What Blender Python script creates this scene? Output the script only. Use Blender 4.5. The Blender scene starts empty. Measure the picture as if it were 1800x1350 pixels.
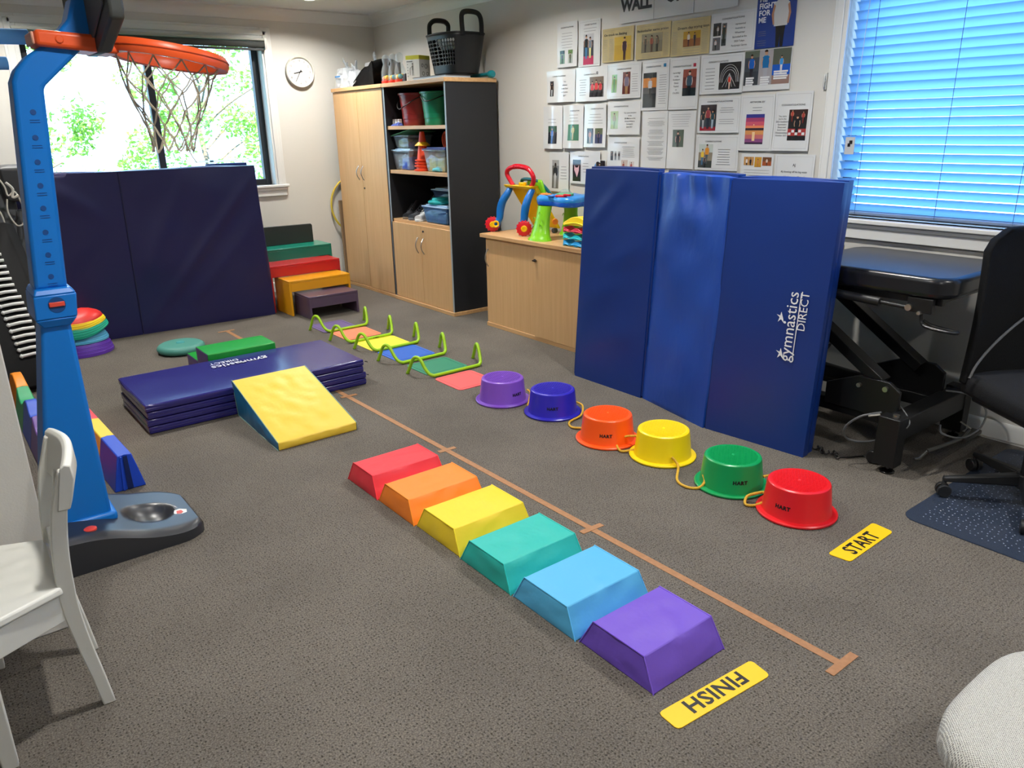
import bpy, bmesh, math, random
from mathutils import Vector, Matrix, noise
random.seed(7)
SC = bpy.context.scene
COL = SC.collection
PI = math.pi
# ------------------------------------------------------------------ camera
cam = bpy.data.objects.new('camera', bpy.data.cameras.new('camera'))
COL.objects.link(cam)
cam.data.sensor_width = 36.0
cam.data.lens = 1346.13 / 1800 * 36.0
cam.data.clip_start = 0.02
_y, _p, _r = 0.656285254, 0.326534637, -0.019769558
_f = Vector((math.sin(_y)*math.cos(_p), math.cos(_y)*math.cos(_p), -math.sin(_p)))
_rt = Vector((math.cos(_y), -math.sin(_y), 0)); _up = _rt.cross(_f)
_r2 = math.cos(_r)*_rt + math.sin(_r)*_up; _u2 = -math.sin(_r)*_rt + math.cos(_r)*_up
cam.matrix_world = Matrix(((_r2.x, _u2.x, -_f.x, 0), (_r2.y, _u2.y, -_f.y, 0), (_r2.z, _u2.z, -_f.z, 1.46), (0, 0, 0, 1)))
SC.camera = cam
# ------------------------------------------------------------------ world, sun, exposure
w = bpy.data.worlds.new('sky'); SC.world = w; w.use_nodes = True
bg = w.node_tree.nodes['Background']
bg.inputs['Color'].default_value = (0.42, 0.68, 1.0, 1)
bg.inputs['Strength'].default_value = 6.5
sun = bpy.data.objects.new('sun', bpy.data.lights.new('sun', 'SUN')); COL.objects.link(sun)
sun.data.energy = 26.0; sun.data.angle = 0.01; sun.data.color = (1, 0.95, 0.86)
sun.rotation_euler = Vector((0.25, 0.62, -0.74)).to_track_quat('-Z', 'Y').to_euler()
vs = SC.view_settings
vs.view_transform = 'Standard'; vs.look = 'None'; vs.gamma = 1.0; vs.exposure = 0.22
try: vs.use_curve_mapping = False
except Exception: pass
LAMP_W = 21.0          # watts of each ceiling downlight
XW, YB, CEIL = 3.86, 7.05, 2.45
# ------------------------------------------------------------------ materials
def lin(c):
    c = c/255.0
    return c/12.92 if c <= 0.04045 else ((c+0.055)/1.055)**2.4
def rgb(t): return (lin(t[0]), lin(t[1]), lin(t[2]), 1)
def M(name, col, rough=0.5, metal=0.0, bump=None, coat=0.0, spec=0.5, var=None, sheen=0.0):
    m = bpy.data.materials.new(name); m.use_nodes = True
    nt = m.node_tree; b = nt.nodes['Principled BSDF']
    b.inputs['Base Color'].default_value = rgb(col)
    b.inputs['Roughness'].default_value = rough
    b.inputs['Metallic'].default_value = metal
    b.inputs['Specular IOR Level'].default_value = spec
    b.inputs['Coat Weight'].default_value = coat
    b.inputs['Coat Roughness'].default_value = 0.12
    if sheen: b.inputs['Sheen Weight'].default_value = sheen
    tc = nt.nodes.new('ShaderNodeTexCoord')
    if bump:
        n = nt.nodes.new('ShaderNodeTexNoise'); n.inputs['Scale'].default_value = bump[0]; n.inputs['Detail'].default_value = bump[2] if len(bump) > 2 else 3
        mp = nt.nodes.new('ShaderNodeMapping')
        if len(bump) > 3: mp.inputs['Scale'].default_value = bump[3]
        nt.links.new(tc.outputs['Object'], mp.inputs[0]); nt.links.new(mp.outputs[0], n.inputs['Vector'])
        bp = nt.nodes.new('ShaderNodeBump'); bp.inputs['Strength'].default_value = bump[1]; bp.inputs['Distance'].default_value = 0.02
        nt.links.new(n.outputs[0], bp.inputs['Height']); nt.links.new(bp.outputs[0], b.inputs['Normal'])
    if var:
        n = nt.nodes.new('ShaderNodeTexNoise'); n.inputs['Scale'].default_value = var[1]; n.inputs['Detail'].default_value = 5
        mp = nt.nodes.new('ShaderNodeMapping')
        if len(var) > 2: mp.inputs['Scale'].default_value = var[2]
        nt.links.new(tc.outputs['Object'], mp.inputs[0]); nt.links.new(mp.outputs[0], n.inputs['Vector'])
        r = nt.nodes.new('ShaderNodeValToRGB')
        r.color_ramp.elements[0].position = 0.3; r.color_ramp.elements[1].position = 0.7
        r.color_ramp.elements[0].color = rgb(var[0]); r.color_ramp.elements[1].color = rgb(col)
        nt.links.new(n.outputs[0], r.inputs[0]); nt.links.new(r.outputs[0], b.inputs['Base Color'])
    return m
_cc = {}
def C(col, rough=0.45, coat=0.0):
    k = (tuple(col), rough, coat)
    if k not in _cc: _cc[k] = M('plain_%d_%d_%d' % tuple(col), col, rough, coat=coat)
    return _cc[k]
def glass(name, tint=(235, 245, 245), opac=0.0, rough=0.03, body=(200, 215, 225)):
    """thin clear sheet: see-through plus a faint reflection, optionally milky"""
    m = bpy.data.materials.new(name); m.use_nodes = True; nt = m.node_tree; nt.nodes.clear()
    out = nt.nodes.new('ShaderNodeOutputMaterial'); tr = nt.nodes.new('ShaderNodeBsdfTransparent'); tr.inputs[0].default_value = rgb(tint)
    gl = nt.nodes.new('ShaderNodeBsdfGlossy'); gl.inputs['Roughness'].default_value = rough
    lw = nt.nodes.new('ShaderNodeLayerWeight'); pw = nt.nodes.new('ShaderNodeMath'); pw.operation = 'POWER'; pw.inputs[1].default_value = 4.0; nt.links.new(lw.outputs['Facing'], pw.inputs[0])
    fr = nt.nodes.new('ShaderNodeMath'); fr.operation = 'MULTIPLY_ADD'; fr.inputs[1].default_value = 0.45; fr.inputs[2].default_value = 0.04; nt.links.new(pw.outputs[0], fr.inputs[0])
    mx = nt.nodes.new('ShaderNodeMixShader'); nt.links.new(fr.outputs[0], mx.inputs[0]); nt.links.new(tr.outputs[0], mx.inputs[1]); nt.links.new(gl.outputs[0], mx.inputs[2])
    last = mx
    if opac:
        df = nt.nodes.new('ShaderNodeBsdfDiffuse'); df.inputs[0].default_value = rgb(body)
        m2 = nt.nodes.new('ShaderNodeMixShader'); m2.inputs[0].default_value = opac
        nt.links.new(mx.outputs[0], m2.inputs[1]); nt.links.new(df.outputs[0], m2.inputs[2]); last = m2
    nt.links.new(last.outputs[0], out.inputs[0]); return m
def carpet():
    m = bpy.data.materials.new('loop_carpet'); m.use_nodes = True; nt = m.node_tree; b = nt.nodes['Principled BSDF']
    b.inputs['Roughness'].default_value = 0.95; b.inputs['Specular IOR Level'].default_value = 0.15
    tc = nt.nodes.new('ShaderNodeTexCoord')
    def ramp(a, c, pa, pc):
        r = nt.nodes.new('ShaderNodeValToRGB'); e = r.color_ramp.elements
        e[0].position = pa; e[0].color = a; e[1].position = pc; e[1].color = c; return r
    # rows of pin-dots: voronoi squeezed into rows
    mp = nt.nodes.new('ShaderNodeMapping'); mp.inputs['Scale'].default_value = (92, 74, 80); mp.inputs['Rotation'].default_value = (0, 0, 0.0)
    nt.links.new(tc.outputs['Object'], mp.inputs[0])
    vo = nt.nodes.new('ShaderNodeTexVoronoi'); vo.inputs['Scale'].default_value = 1.0; vo.inputs['Randomness'].default_value = 0.35
    nt.links.new(mp.outputs[0], vo.inputs['Vector'])
    dots = ramp((0, 0, 0, 1), (1, 1, 1, 1), 0.06, 0.30); nt.links.new(vo.outputs['Distance'], dots.inputs[0])
    fine = nt.nodes.new('ShaderNodeTexNoise'); fine.inputs['Scale'].default_value = 210; fine.inputs['Detail'].default_value = 3
    nt.links.new(tc.outputs['Object'], fine.inputs['Vector'])
    big = nt.nodes.new('ShaderNodeTexNoise'); big.inputs['Scale'].default_value = 2.2; big.inputs['Detail'].default_value = 4
    nt.links.new(tc.outputs['Object'], big.inputs['Vector'])
    cr = ramp(rgb((78, 73, 67)), rgb((132, 125, 116)), 0.3, 0.7); nt.links.new(fine.outputs[0], cr.inputs[0])
    mx = nt.nodes.new('ShaderNodeMixRGB'); mx.blend_type = 'MULTIPLY'; mx.inputs[0].default_value = 0.5
    nt.links.new(cr.outputs[0], mx.inputs[1]); nt.links.new(dots.outputs[0], mx.inputs[2])
    br = ramp((0.82, 0.82, 0.82, 1), (1, 1, 1, 1), 0.35, 0.65); nt.links.new(big.outputs[0], br.inputs[0])
    m2 = nt.nodes.new('ShaderNodeMixRGB'); m2.blend_type = 'MULTIPLY'; m2.inputs[0].default_value = 1.0
    nt.links.new(mx.outputs[0], m2.inputs[1]); nt.links.new(br.outputs[0], m2.inputs[2])
    nt.links.new(m2.outputs[0], b.inputs['Base Color'])
    ad = nt.nodes.new('ShaderNodeMath'); ad.operation = 'MULTIPLY_ADD'; ad.inputs[1].default_value = 0.4
    nt.links.new(fine.outputs[0], ad.inputs[0]); nt.links.new(dots.outputs[0], ad.inputs[2])
    bp = nt.nodes.new('ShaderNodeBump'); bp.inputs['Strength'].default_value = 0.7; bp.inputs['Distance'].default_value = 0.004
    nt.links.new(ad.outputs[0], bp.inputs['Height']); nt.links.new(bp.outputs[0], b.inputs['Normal'])
    return m
def translucent(name, col, f=0.5, tcol=None):
    m = bpy.data.materials.new(name); m.use_nodes = True; nt = m.node_tree; b = nt.nodes['Principled BSDF']; out = nt.nodes['Material Output']
    b.inputs['Base Color'].default_value = rgb(col); b.inputs['Roughness'].default_value = 0.45
    t = nt.nodes.new('ShaderNodeBsdfTranslucent'); t.inputs[0].default_value = rgb(tcol or col)
    mx = nt.nodes.new('ShaderNodeMixShader'); mx.inputs[0].default_value = f
    nt.links.new(b.outputs[0], mx.inputs[1]); nt.links.new(t.outputs[0], mx.inputs[2]); nt.links.new(mx.outputs[0], out.inputs[0]); return m
WALL = M('painted_wall', (214, 211, 203), 0.75, bump=(180, 0.04))
CEILM = M('painted_ceiling', (222, 223, 222), 0.85)
TRIM = M('gloss_white_trim', (226, 226, 222), 0.35)
BLACK = M('black_laminate', (32, 33, 36), 0.5, bump=(300, 0.05))
BEECH = M('beech_laminate', (214, 172, 122), 0.38, var=((205, 162, 111), 7.0, (7, 7, 0.3)))
BEECHTOP = M('beech_top', (216, 172, 120), 0.38, var=((198, 152, 102), 9.0, (6, 0.4, 6)))
METAL = M('brushed_metal', (196, 192, 184), 0.3, 1.0)
DARKMETAL = M('black_powder_coat', (17, 18, 20), 0.4)
BLACKPL = M('black_plastic', (28, 29, 31), 0.45)
CLEAR = glass('clear_plastic', (242, 247, 250), 0.13, body=(232, 240, 246))
CLEARBLUE = glass('blue_tinted_plastic', (150, 190, 225), 0.3, body=(120, 165, 215))
# ------------------------------------------------------------------ mesh builder
class MB:
    def __init__(s): s.v = []; s.f = []; s.mi = []
    def add(s, vs_, fs, m=0):
        o = len(s.v); s.v += [Vector(p) for p in vs_]
        for f in fs: s.f.append(tuple(i+o for i in f)); s.mi.append(m)
        return s
    def box(s, x0, x1, y0, y1, z0, z1, m=0):
        v = [(x0, y0, z0), (x1, y0, z0), (x1, y1, z0), (x0, y1, z0), (x0, y0, z1), (x1, y0, z1), (x1, y1, z1), (x0, y1, z1)]
        return s.hexa(v, m)
    def hexa(s, v, m=0):
        return s.add(v, [(0, 3, 2, 1), (4, 5, 6, 7), (0, 1, 5, 4), (1, 2, 6, 5), (2, 3, 7, 6), (3, 0, 4, 7)], m)
    def prism(s, pts, d, m=0):
        """pts: outline in 3-D, d: extrusion vector"""
        n = len(pts); d = Vector(d); a = [Vector(p) for p in pts]; b = [p+d for p in a]
        fs = [tuple(range(n))[::-1], tuple(range(n, 2*n))] + [(i, (i+1) % n, n+(i+1) % n, n+i) for i in range(n)]
        nrm = Vector((0, 0, 0))
        for i in range(n): nrm += a[i].cross(a[(i+1) % n])
        if nrm.dot(d) < 0: fs = [f[::-1] for f in fs]
        return s.add(a+b, fs, m)
    def poly(s, pts, m=0): return s.add(pts, [tuple(range(len(pts)))], m)
    def tube(s, path, r, seg=8, closed=False, m=0, sx=1.0):
        P = [Vector(p) for p in path]; n = len(P); R = r if isinstance(r, (list, tuple)) else [r]*n
        T = []
        for i in range(n):
            a = P[(i-1) % n] if closed or i else P[0]; b = P[(i+1) % n] if closed or i < n-1 else P[-1]
            t = b-a; T.append(t.normalized() if t.length > 1e-9 else Vector((0, 0, 1)))
        up = Vector((0, 0, 1)) if abs(T[0].z) < 0.9 else Vector((1, 0, 0))
        u = (up - T[0]*up.dot(T[0])).normalized(); vs_ = []
        for i in range(n):
            u = (u - T[i]*u.dot(T[i])); u = u.normalized() if u.length > 1e-9 else T[i].orthogonal().normalized()
            w_ = T[i].cross(u)
            for k in range(seg):
                a = 2*PI*k/seg; vs_.append(P[i] + (u*math.cos(a) + w_*math.sin(a)*sx)*R[i])
        fs = []
        for i in range(n if closed else n-1):
            j = (i+1) % n
            for k in range(seg):
                l = (k+1) % seg; fs.append((i*seg+k, i*seg+l, j*seg+l, j*seg+k))
        if not closed: fs += [tuple(range(seg))[::-1], tuple(range((n-1)*seg, n*seg))]
        return s.add(vs_, fs, m)
    def cyl(s, a, b, r, seg=16, m=0): return s.tube([a, b], r, seg, m=m)
    def lathe(s, prof, c=(0, 0, 0), seg=32, m=0, sx=1.0, sy=1.0):
        """prof: (r, z) from the bottom axis up to the top axis, closed where r = 0"""
        c = Vector(c); vs_ = []; idx = []
        for r, z in prof:
            if r <= 1e-7: idx.append([len(vs_)]*seg); vs_.append(c+Vector((0, 0, z)))
            else:
                idx.append(list(range(len(vs_), len(vs_)+seg)))
                for k in range(seg):
                    a = 2*PI*k/seg; vs_.append(c+Vector((r*sx*math.cos(a), r*sy*math.sin(a), z)))
        fs = []
        for i in range(len(prof)-1):
            A, B = idx[i], idx[i+1]
            for k in range(seg):
                l = (k+1) % seg; f = []
                for q in (A[k], A[l], B[l], B[k]):
                    if q not in f: f.append(q)
                if len(f) > 2: fs.append(tuple(f))
        return s.add(vs_, fs, m)
    def sphere(s, c, r, seg=12, m=0, sc=(1, 1, 1)):
        n = max(4, seg//2); c = Vector(c)
        o = len(s.v); s.lathe([(max(0, r*math.sin(PI*i/n)) if 0 < i < n else 0, -r*math.cos(PI*i/n)) for i in range(n+1)], (0, 0, 0), seg, m)
        for i in range(o, len(s.v)): p = s.v[i]; s.v[i] = Vector((p.x*sc[0], p.y*sc[1], p.z*sc[2])) + c
        return s
    def disc(s, c, r, nrm, seg=20, m=0, t=0.0, ry=None):
        c = Vector(c); nrm = Vector(nrm).normalized(); up = Vector((0, 0, 1)) if abs(nrm.z) < 0.9 else Vector((0, 1, 0))
        u = up.cross(nrm).normalized(); v = nrm.cross(u); ry = ry or r
        pts = [c + u*r*math.cos(2*PI*k/seg) + v*ry*math.sin(2*PI*k/seg) for k in range(seg)]
        return s.prism(pts, nrm*t, m) if t else s.poly(pts, m)
    def puffy(s, v, n=8, puff=0.01, wr=0.0, ws=6.0, m=0, faces=None):
        """soft box on 8 corners (as box order): gridded faces, each bulging and creased a little"""
        v = [Vector(p) for p in v]; ctr = sum(v, Vector())/8; key = {}
        ns = n if isinstance(n, (list, tuple)) else (n, n, n)
        base = len(s.v); mats = faces or [m]*6
        FS = [((0, 3, 2, 1), 1, 0), ((4, 5, 6, 7), 0, 1), ((0, 1, 5, 4), 0, 2), ((1, 2, 6, 5), 1, 2), ((2, 3, 7, 6), 0, 2), ((3, 0, 4, 7), 1, 2)]
        for (q, na, nb), mm in zip(FS, mats):
            A, B, Cc, D = [v[i] for i in q]; na, nb = ns[na], ns[nb]
            nr = (B-A).cross(D-A); nr = nr.normalized() if nr.length > 1e-9 else (Cc-A).cross(D-A).normalized()
            ids = []
            for j in range(nb+1):
                row = []
                for i in range(na+1):
                    a, b = i/na, j/nb
                    p = (A*(1-a)+B*a)*(1-b) + (D*(1-a)+Cc*a)*b
                    e = math.sin(PI*a)*math.sin(PI*b); q_ = p + nr*puff*(e**0.6)
                    if wr: q_ = q_ + nr*wr*min(1, 3*e)*noise.noise(p*ws)
                    k = (round(p.x, 5), round(p.y, 5), round(p.z, 5))
                    if k not in key: key[k] = len(s.v); s.v.append(q_)
                    row.append(key[k])
                ids.append(row)
            for j in range(nb):
                for i in range(na):
                    f = []
                    for q2 in (ids[j][i], ids[j][i+1], ids[j+1][i+1], ids[j+1][i]):
                        if q2 not in f: f.append(q2)
                    if len(f) > 2: s.f.append(tuple(f)); s.mi.append(mm)
        return s
    def xf(s, mat, start=0):
        for i in range(start, len(s.v)): s.v[i] = mat @ s.v[i]
        return s
def link(o): COL.objects.link(o); return o
def tag(o, label=None, cat=None, group=None, kind=None):
    if label: o['label'] = label
    if cat: o['category'] = cat
    if group: o['group'] = group
    if kind: o['kind'] = kind
    return o
def T(name, label, cat, loc=(0, 0, 0), group=None, kind=None):
    o = link(bpy.data.objects.new(name, None)); o.empty_display_size = 0.05
    o.location = loc; return tag(o, label, cat, group, kind)
def O(name, mb, mats, parent=None, bevel=0.0, smooth=40, label=None, cat=None, group=None, kind=None, sub=0, seg=2):
    """one mesh object; coordinates are the room's"""
    me = bpy.data.meshes.new(name); base = parent
    off = Vector((0, 0, 0))
    if parent is None and cat:      # a thing that is one mesh keeps its origin at its base
        xs = [p.x for p in mb.v]; ys = [p.y for p in mb.v]; zs = [p.z for p in mb.v]
        off = Vector(((min(xs)+max(xs))/2, (min(ys)+max(ys))/2, min(zs)))
    me.from_pydata([tuple(p-off) for p in mb.v], [], mb.f)
    for m in (mats if isinstance(mats, (list, tuple)) else [mats]): me.materials.append(m)
    me.polygons.foreach_set('material_index', mb.mi); me.update()
    if smooth is not None:
        me.polygons.foreach_set('use_smooth', [True]*len(me.polygons))
        me.set_sharp_from_angle(angle=math.radians(smooth))
    o = link(bpy.data.objects.new(name, me)); o.location = off
    if parent is not None:
        o.parent = parent
        if parent.parent is None: o.matrix_parent_inverse = Matrix.Translation(-Vector(parent.location))
    if bevel:
        b = o.modifiers.new('edge', 'BEVEL'); b.width = bevel; b.segments = seg; b.limit_method = 'ANGLE'; b.angle_limit = math.radians(35)
    if sub:
        q = o.modifiers.new('soft', 'SUBSURF'); q.levels = sub; q.render_levels = sub
    return tag(o, label, cat, group, kind)
def dup(root, d, label=None):
    """copy a thing with its parts and sub-parts, moved by d"""
    c = root.copy(); COL.objects.link(c); c.location = root.location + Vector(d)
    if label: c['label'] = label
    def kids(src, dst):
        for ch in list(src.children):
            k = ch.copy(); COL.objects.link(k); k.parent = dst; kids(ch, k)
    kids(root, c); return c
def smoothpath(pts, n=6, closed=False):
    P = [Vector(p) for p in pts]; out = []; N = len(P)
    for i in range(N if closed else N-1):
        a = P[(i-1) % N] if closed or i else P[0]; b = P[i]; c = P[(i+1) % N]; d = P[(i+2) % N] if closed or i < N-2 else P[-1]
        for k in range(n):
            t = k/n; out.append(0.5*((2*b)+(c-a)*t+(2*a-5*b+4*c-d)*t*t+(3*b-a-3*c+d)*t**3))
    if not closed: out.append(P[-1])
    return out
# ------------------------------------------------------------------ lettering
_tx = {}
def glyphs(s, bold=0.0, align='LEFT', space=1.0):
    k = (s, bold, align, space)
    if k not in _tx:
        cu = bpy.data.curves.new('lettering', 'FONT'); cu.body = s; cu.size = 1.0; cu.offset = bold; cu.align_x = align; cu.resolution_u = 2; cu.space_character = space
        o = bpy.data.objects.new('lettering', cu); me = o.to_mesh()
        _tx[k] = ([v.co.copy() for v in me.vertices], [tuple(p.vertices) for p in me.polygons])
        o.to_mesh_clear(); bpy.data.objects.remove(o); bpy.data.curves.remove(cu)
    return _tx[k]
def text(mb, s, fn, size, bold=0.0, align='LEFT', space=1.0, m=0, width=None):
    """fn maps flat (x, y) to a room point"""
    v, f = glyphs(s, bold, align, space); kx = ky = size
    if width: kx = width/max(1e-6, max(p.x for p in v)-min(p.x for p in v))
    return mb.add([fn(p.x*kx, p.y*ky) for p in v], f, m)
# ================================================================== THE ROOM
X0, Y0 = -2.2, -2.2
O('floor', MB().box(X0, XW+.15, Y0, YB+.15, -0.1, 0), carpet(), kind='structure')
O('ceiling', MB().box(X0, XW+.2, Y0, YB+.2, CEIL, CEIL+0.2), CEILM, kind='structure')
WBx0, WBx1, WBz0, WBz1 = 0.92, 2.74, 0.98, 2.20      # back window opening
O('wall_back', MB().box(X0, WBx0, YB, YB+.16, 0, CEIL).box(WBx1, XW+.16, YB, YB+.16, 0, CEIL).box(WBx0, WBx1, YB, YB+.16, 0, WBz0).box(WBx0, WBx1, YB, YB+.16, WBz1, CEIL), WALL, kind='structure')
WRy0, WRy1, WRz0, WRz1 = 0.35, 2.235, 0.97, 2.25       # right window opening
O('wall_right', MB().box(XW, XW+.16, Y0, WRy0, 0, CEIL).box(XW, XW+.16, WRy1, YB+.16, 0, CEIL).box(XW, XW+.16, WRy0, WRy1, 0, WRz0).box(XW, XW+.16, WRy0, WRy1, WRz1, CEIL), WALL, kind='structure')
O('wall_left', MB().box(X0-.15, X0, Y0, YB+.16, 0, CEIL), WALL, kind='structure')
O('wall_front', MB().box(X0-.15, XW+.16, Y0-.15, Y0, 0, CEIL), WALL, kind='structure')
O('wall_side', MB().box(X0, 0.130, 2.46, 2.56, 0, CEIL), WALL, kind='structure', bevel=0.004)
# cornices: coved moulding along the back and right walls
def cove(a, b, inward, name):
    inward = Vector(inward); a = Vector(a); b = Vector(b)
    pr = [(0, 0), (0, -0.095), (0.008, -0.095), (0.012, -0.085)] + [(0.012+0.075*(1-math.cos(t*PI/2/5)), -0.085+0.073*math.sin(t*PI/2/5)) for t in range(1, 6)] + [(0.095, -0.012), (0.095, 0)]
    O(name, MB().prism([a + inward*i + Vector((0, 0, z)) for i, z in pr], b-a), TRIM, kind='structure', smooth=50)
cove((X0, YB, CEIL), (XW, YB, CEIL), (0, -1, 0), 'trim_1')
cove((XW, Y0, CEIL), (XW, YB, CEIL), (-1, 0, 0), 'trim_2')
def base(pts, d, name): O(name, MB().prism(pts, d), TRIM, kind='structure', bevel=0.003)
prf = [(0, 0), (0.016, 0), (0.016, 0.055), (0.011, 0.07), (0.011, 0.08), (0.004, 0.092), (0, 0.092)]
base([(XW-i, Y0, z) for i, z in prf], (0, YB-Y0, 0), 'baseboard_right')
base([(X0, YB-i, z) for i, z in prf], (XW-X0-.017, 0, 0), 'baseboard_back')
# ---- windows
FRAME = M('black_aluminium', (38, 40, 44), 0.4)
PANE = glass('window_glass', (250, 252, 252))
w1 = T('window_1', 'black framed window in the back wall with a white architrave, trees outside', None, (WBx0, YB, WBz0), kind='structure')
fy0, fy1 = YB+.09, YB+.15
O('frame', MB().box(WBx0, WBx0+.055, fy0, fy1, WBz0, WBz1).box(WBx1-.055, WBx1, fy0, fy1, WBz0, WBz1).box(WBx0+.055, WBx1-.055, fy0, fy1, WBz0, WBz0+.05).box(WBx0+.055, WBx1-.055, fy0, fy1, WBz1-.05, WBz1), FRAME, w1, bevel=0.003)
O('mullion', MB().box(1.79, 1.845, fy0+.005, fy1, WBz0+.05, WBz1-.05), FRAME, w1, bevel=0.003)
O('pane', MB().box(WBx0+.055, 1.79, YB+.115, YB+.12, WBz0+.05, WBz1-.05), PANE, w1)
O('pane', MB().box(1.845, WBx1-.055, YB+.115, YB+.12, WBz0+.05, WBz1-.05), PANE, w1)
def architrave(parent, axis):
    a = 0.095
    if axis == 'y':
        for n, bx in (('trim_piece', (WBx0-a, WBx0, YB-.018, YB, WBz0-.03, WBz1+a)), ('trim_piece', (WBx1, WBx1+a, YB-.018, YB, WBz0-.03, WBz1+a)), ('trim_piece', (WBx0, WBx1, YB-.018, YB, WBz1, WBz1+a))):
            m = MB().box(*bx)
            if bx[1]-bx[0] < .2: m.box(bx[0]+.018, bx[1]-.03, YB-.026, YB-.018, bx[4], bx[5]-.03)
            else: m.box(bx[0]-.05, bx[1]+.05, YB-.026, YB-.018, WBz1+.03, WBz1+a-.018)
            O(n, m, TRIM, parent, bevel=0.004)
        O('sill', MB().box(WBx0-a-.02, WBx1+a+.02, YB-.045, YB+.09, WBz0-.022, WBz0), TRIM, parent, bevel=0.004)
        O('apron', MB().box(WBx0-a, WBx1+a, YB-.02, YB, WBz0-.1, WBz0-.022).box(WBx0-a, WBx1+a, YB-.03, YB-.02, WBz0-.05, WBz0-.022), TRIM, parent, bevel=0.004)
    else:
        for bx in ((XW-.018, XW, WRy1, WRy1+.075, WRz0-.02, WRz1+a), (XW-.018, XW, WRy0-.075, WRy0, WRz0-.02, WRz1+a)):
            O('trim_piece', MB().box(*bx).box(XW-.026, XW-.018, bx[2]+.02, bx[3]-.015, bx[4], bx[5]), TRIM, parent, bevel=0.004)
        O('sill', MB().box(XW-.045, XW+.05, WRy0-a, WRy1+a, WRz0-.022, WRz0), TRIM, parent, bevel=0.004)
        O('apron', MB().box(XW-.02, XW, WRy0-.075, WRy1+.075, WRz0-.1, WRz0-.022).box(XW-.028, XW-.02, WRy0-.075, WRy1+.075, WRz0-.045, WRz0-.022), TRIM, parent, bevel=0.004)
architrave(w1, 'y')
w2 = T('window_2', 'window in the right wall behind the closed slatted blind', None, (XW, WRy0, WRz0), kind='structure')
fx0, fx1 = XW+.10, XW+.155
O('frame', MB().box(fx0, fx1, WRy0, WRy0+.05, WRz0, WRz1).box(fx0, fx1, WRy1-.05, WRy1, WRz0, WRz1).box(fx0, fx1, WRy0+.05, WRy1-.05, WRz0, WRz0+.045).box(fx0, fx1, WRy0+.05, WRy1-.05, WRz1-.045, WRz1), FRAME, w2, bevel=0.003)
O('pane', MB().box(XW+.125, XW+.13, WRy0+.05, WRy1-.05, WRz0+.045, WRz1-.045), PANE, w2)
architrave(w2, 'x')
# roller blind rolled up in the back window
rb = T('roller_blind', 'rolled grey blind across the top of the back window', 'blind', (1.8, YB-.02, 2.12))
O('roll', MB().cyl((.90, YB-.045, 2.155), (2.755, YB-.045, 2.155), 0.028, 14), M('grey_blind_fabric', (72, 76, 74), 0.8), rb)
O('head_rail', MB().box(.885, 2.77, YB-.072, YB-.018, 2.185, 2.205), M('pale_rail', (176, 178, 168), 0.5), rb, bevel=0.003)
O('bottom_rail', MB().box(.91, 2.75, YB-.055, YB-.035, 2.105, 2.125), M('dark_rail', (50, 54, 54), 0.5), rb, bevel=0.003)
O('end_bracket', MB().box(2.755, 2.772, YB-.075, YB-.0, 2.115, 2.205), METAL, rb)
# slatted blind on the right window: each slat is a part
vb = T('slatted_blind', 'closed slatted blind in painted-on skylight blue covering the right-hand window', 'blind', (XW-.01, 1.3, 0.985))
SLAT = translucent('sky_tinted_slat', (150, 190, 226), 0.40, (126, 182, 232))  # the blue of the skylight is put into both slat colours
bx = XW+.045
sl = MB(); nseg = 5
W2, tilt = 0.0265, math.radians(49)
sec = []
for i in range(nseg+1):
    t = -1+2*i/nseg
    p = Vector((t*W2, 0.0045*(1-t*t)))
    sec.append((-(p.x*math.cos(tilt)-p.y*math.sin(tilt)), p.x*math.sin(tilt)+p.y*math.cos(tilt)))
ys0, ys1 = WRy0+.012, WRy1-.012
vv = []
for yy in (ys0, ys1):
    for (a, b) in sec: vv.append((bx+a, yy, b))
sl.add(vv, [(i, i+1, nseg+2+i, nseg+1+i) for i in range(nseg)])
sme = None
nsl = 29
for k in range(nsl):
    z = 1.022+k*0.0415
    if z > WRz1-.02: break
    if sme is None:
        o = O('slat', sl, SLAT, vb, smooth=60); sme = o.data; inv = o.matrix_parent_inverse.copy()
    else:
        o = link(bpy.data.objects.new('slat', sme)); o.parent = vb; o.matrix_parent_inverse = inv
    o.location = (random.uniform(-.0015, .0015), 0, z); o.rotation_euler = (0, 0, 0)
O('bottom_rail', MB().box(bx-.02, bx+.02, ys0, ys1, 0.984, 0.999), M('blind_rail', (120, 140, 170), 0.5), vb, bevel=0.003)
cords = MB()
for yy in (2.10, 1.70, 1.36, .95, .5): cords.cyl((bx-.028, yy, 0.99), (bx-.028, yy, 2.24), 0.0014, 5); 
O('ladder_cord', cords, M('blind_cord', (70, 95, 135), 0.8), vb, kind='stuff')
wand = MB().cyl((bx-.036, 2.165, 1.40), (bx-.036, 2.14, 2.2), 0.0016, 6)
O('pull_cord', wand, C((200, 210, 220)), vb)
tagm = MB().box(XW-.012, XW-.009, 2.128, 2.178, 1.285, 1.368).box(XW-.0135, XW-.012, 2.140, 2.156, 1.335, 1.352, 1).box(XW-.0135, XW-.012, 2.150, 2.164, 1.322, 1.338, 1).cyl((XW-.0105, 2.153, 1.366), (XW-.0105, 2.153, 1.42), 0.001, 5)
tag(O('warning_tag', tagm, [C((196, 198, 200)), C((30, 30, 32))], cat='tag'), 'small grey warning tag hanging at the edge of the slatted blind', 'tag')
hk = MB().box(XW-.012, XW, 2.318, 2.334, 1.60, 1.68).cyl((XW-.02, 2.326, 1.61), (XW-.02, 2.326, 1.67), 0.005, 8).box(XW-.022, XW, 2.321, 2.331, 1.634, 1.646)
O('cord_cleat', hk, C((205, 206, 202)), cat='cleat', label='small white cord cleat screwed to the wall left of the slatted blind', bevel=0.002)
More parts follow.
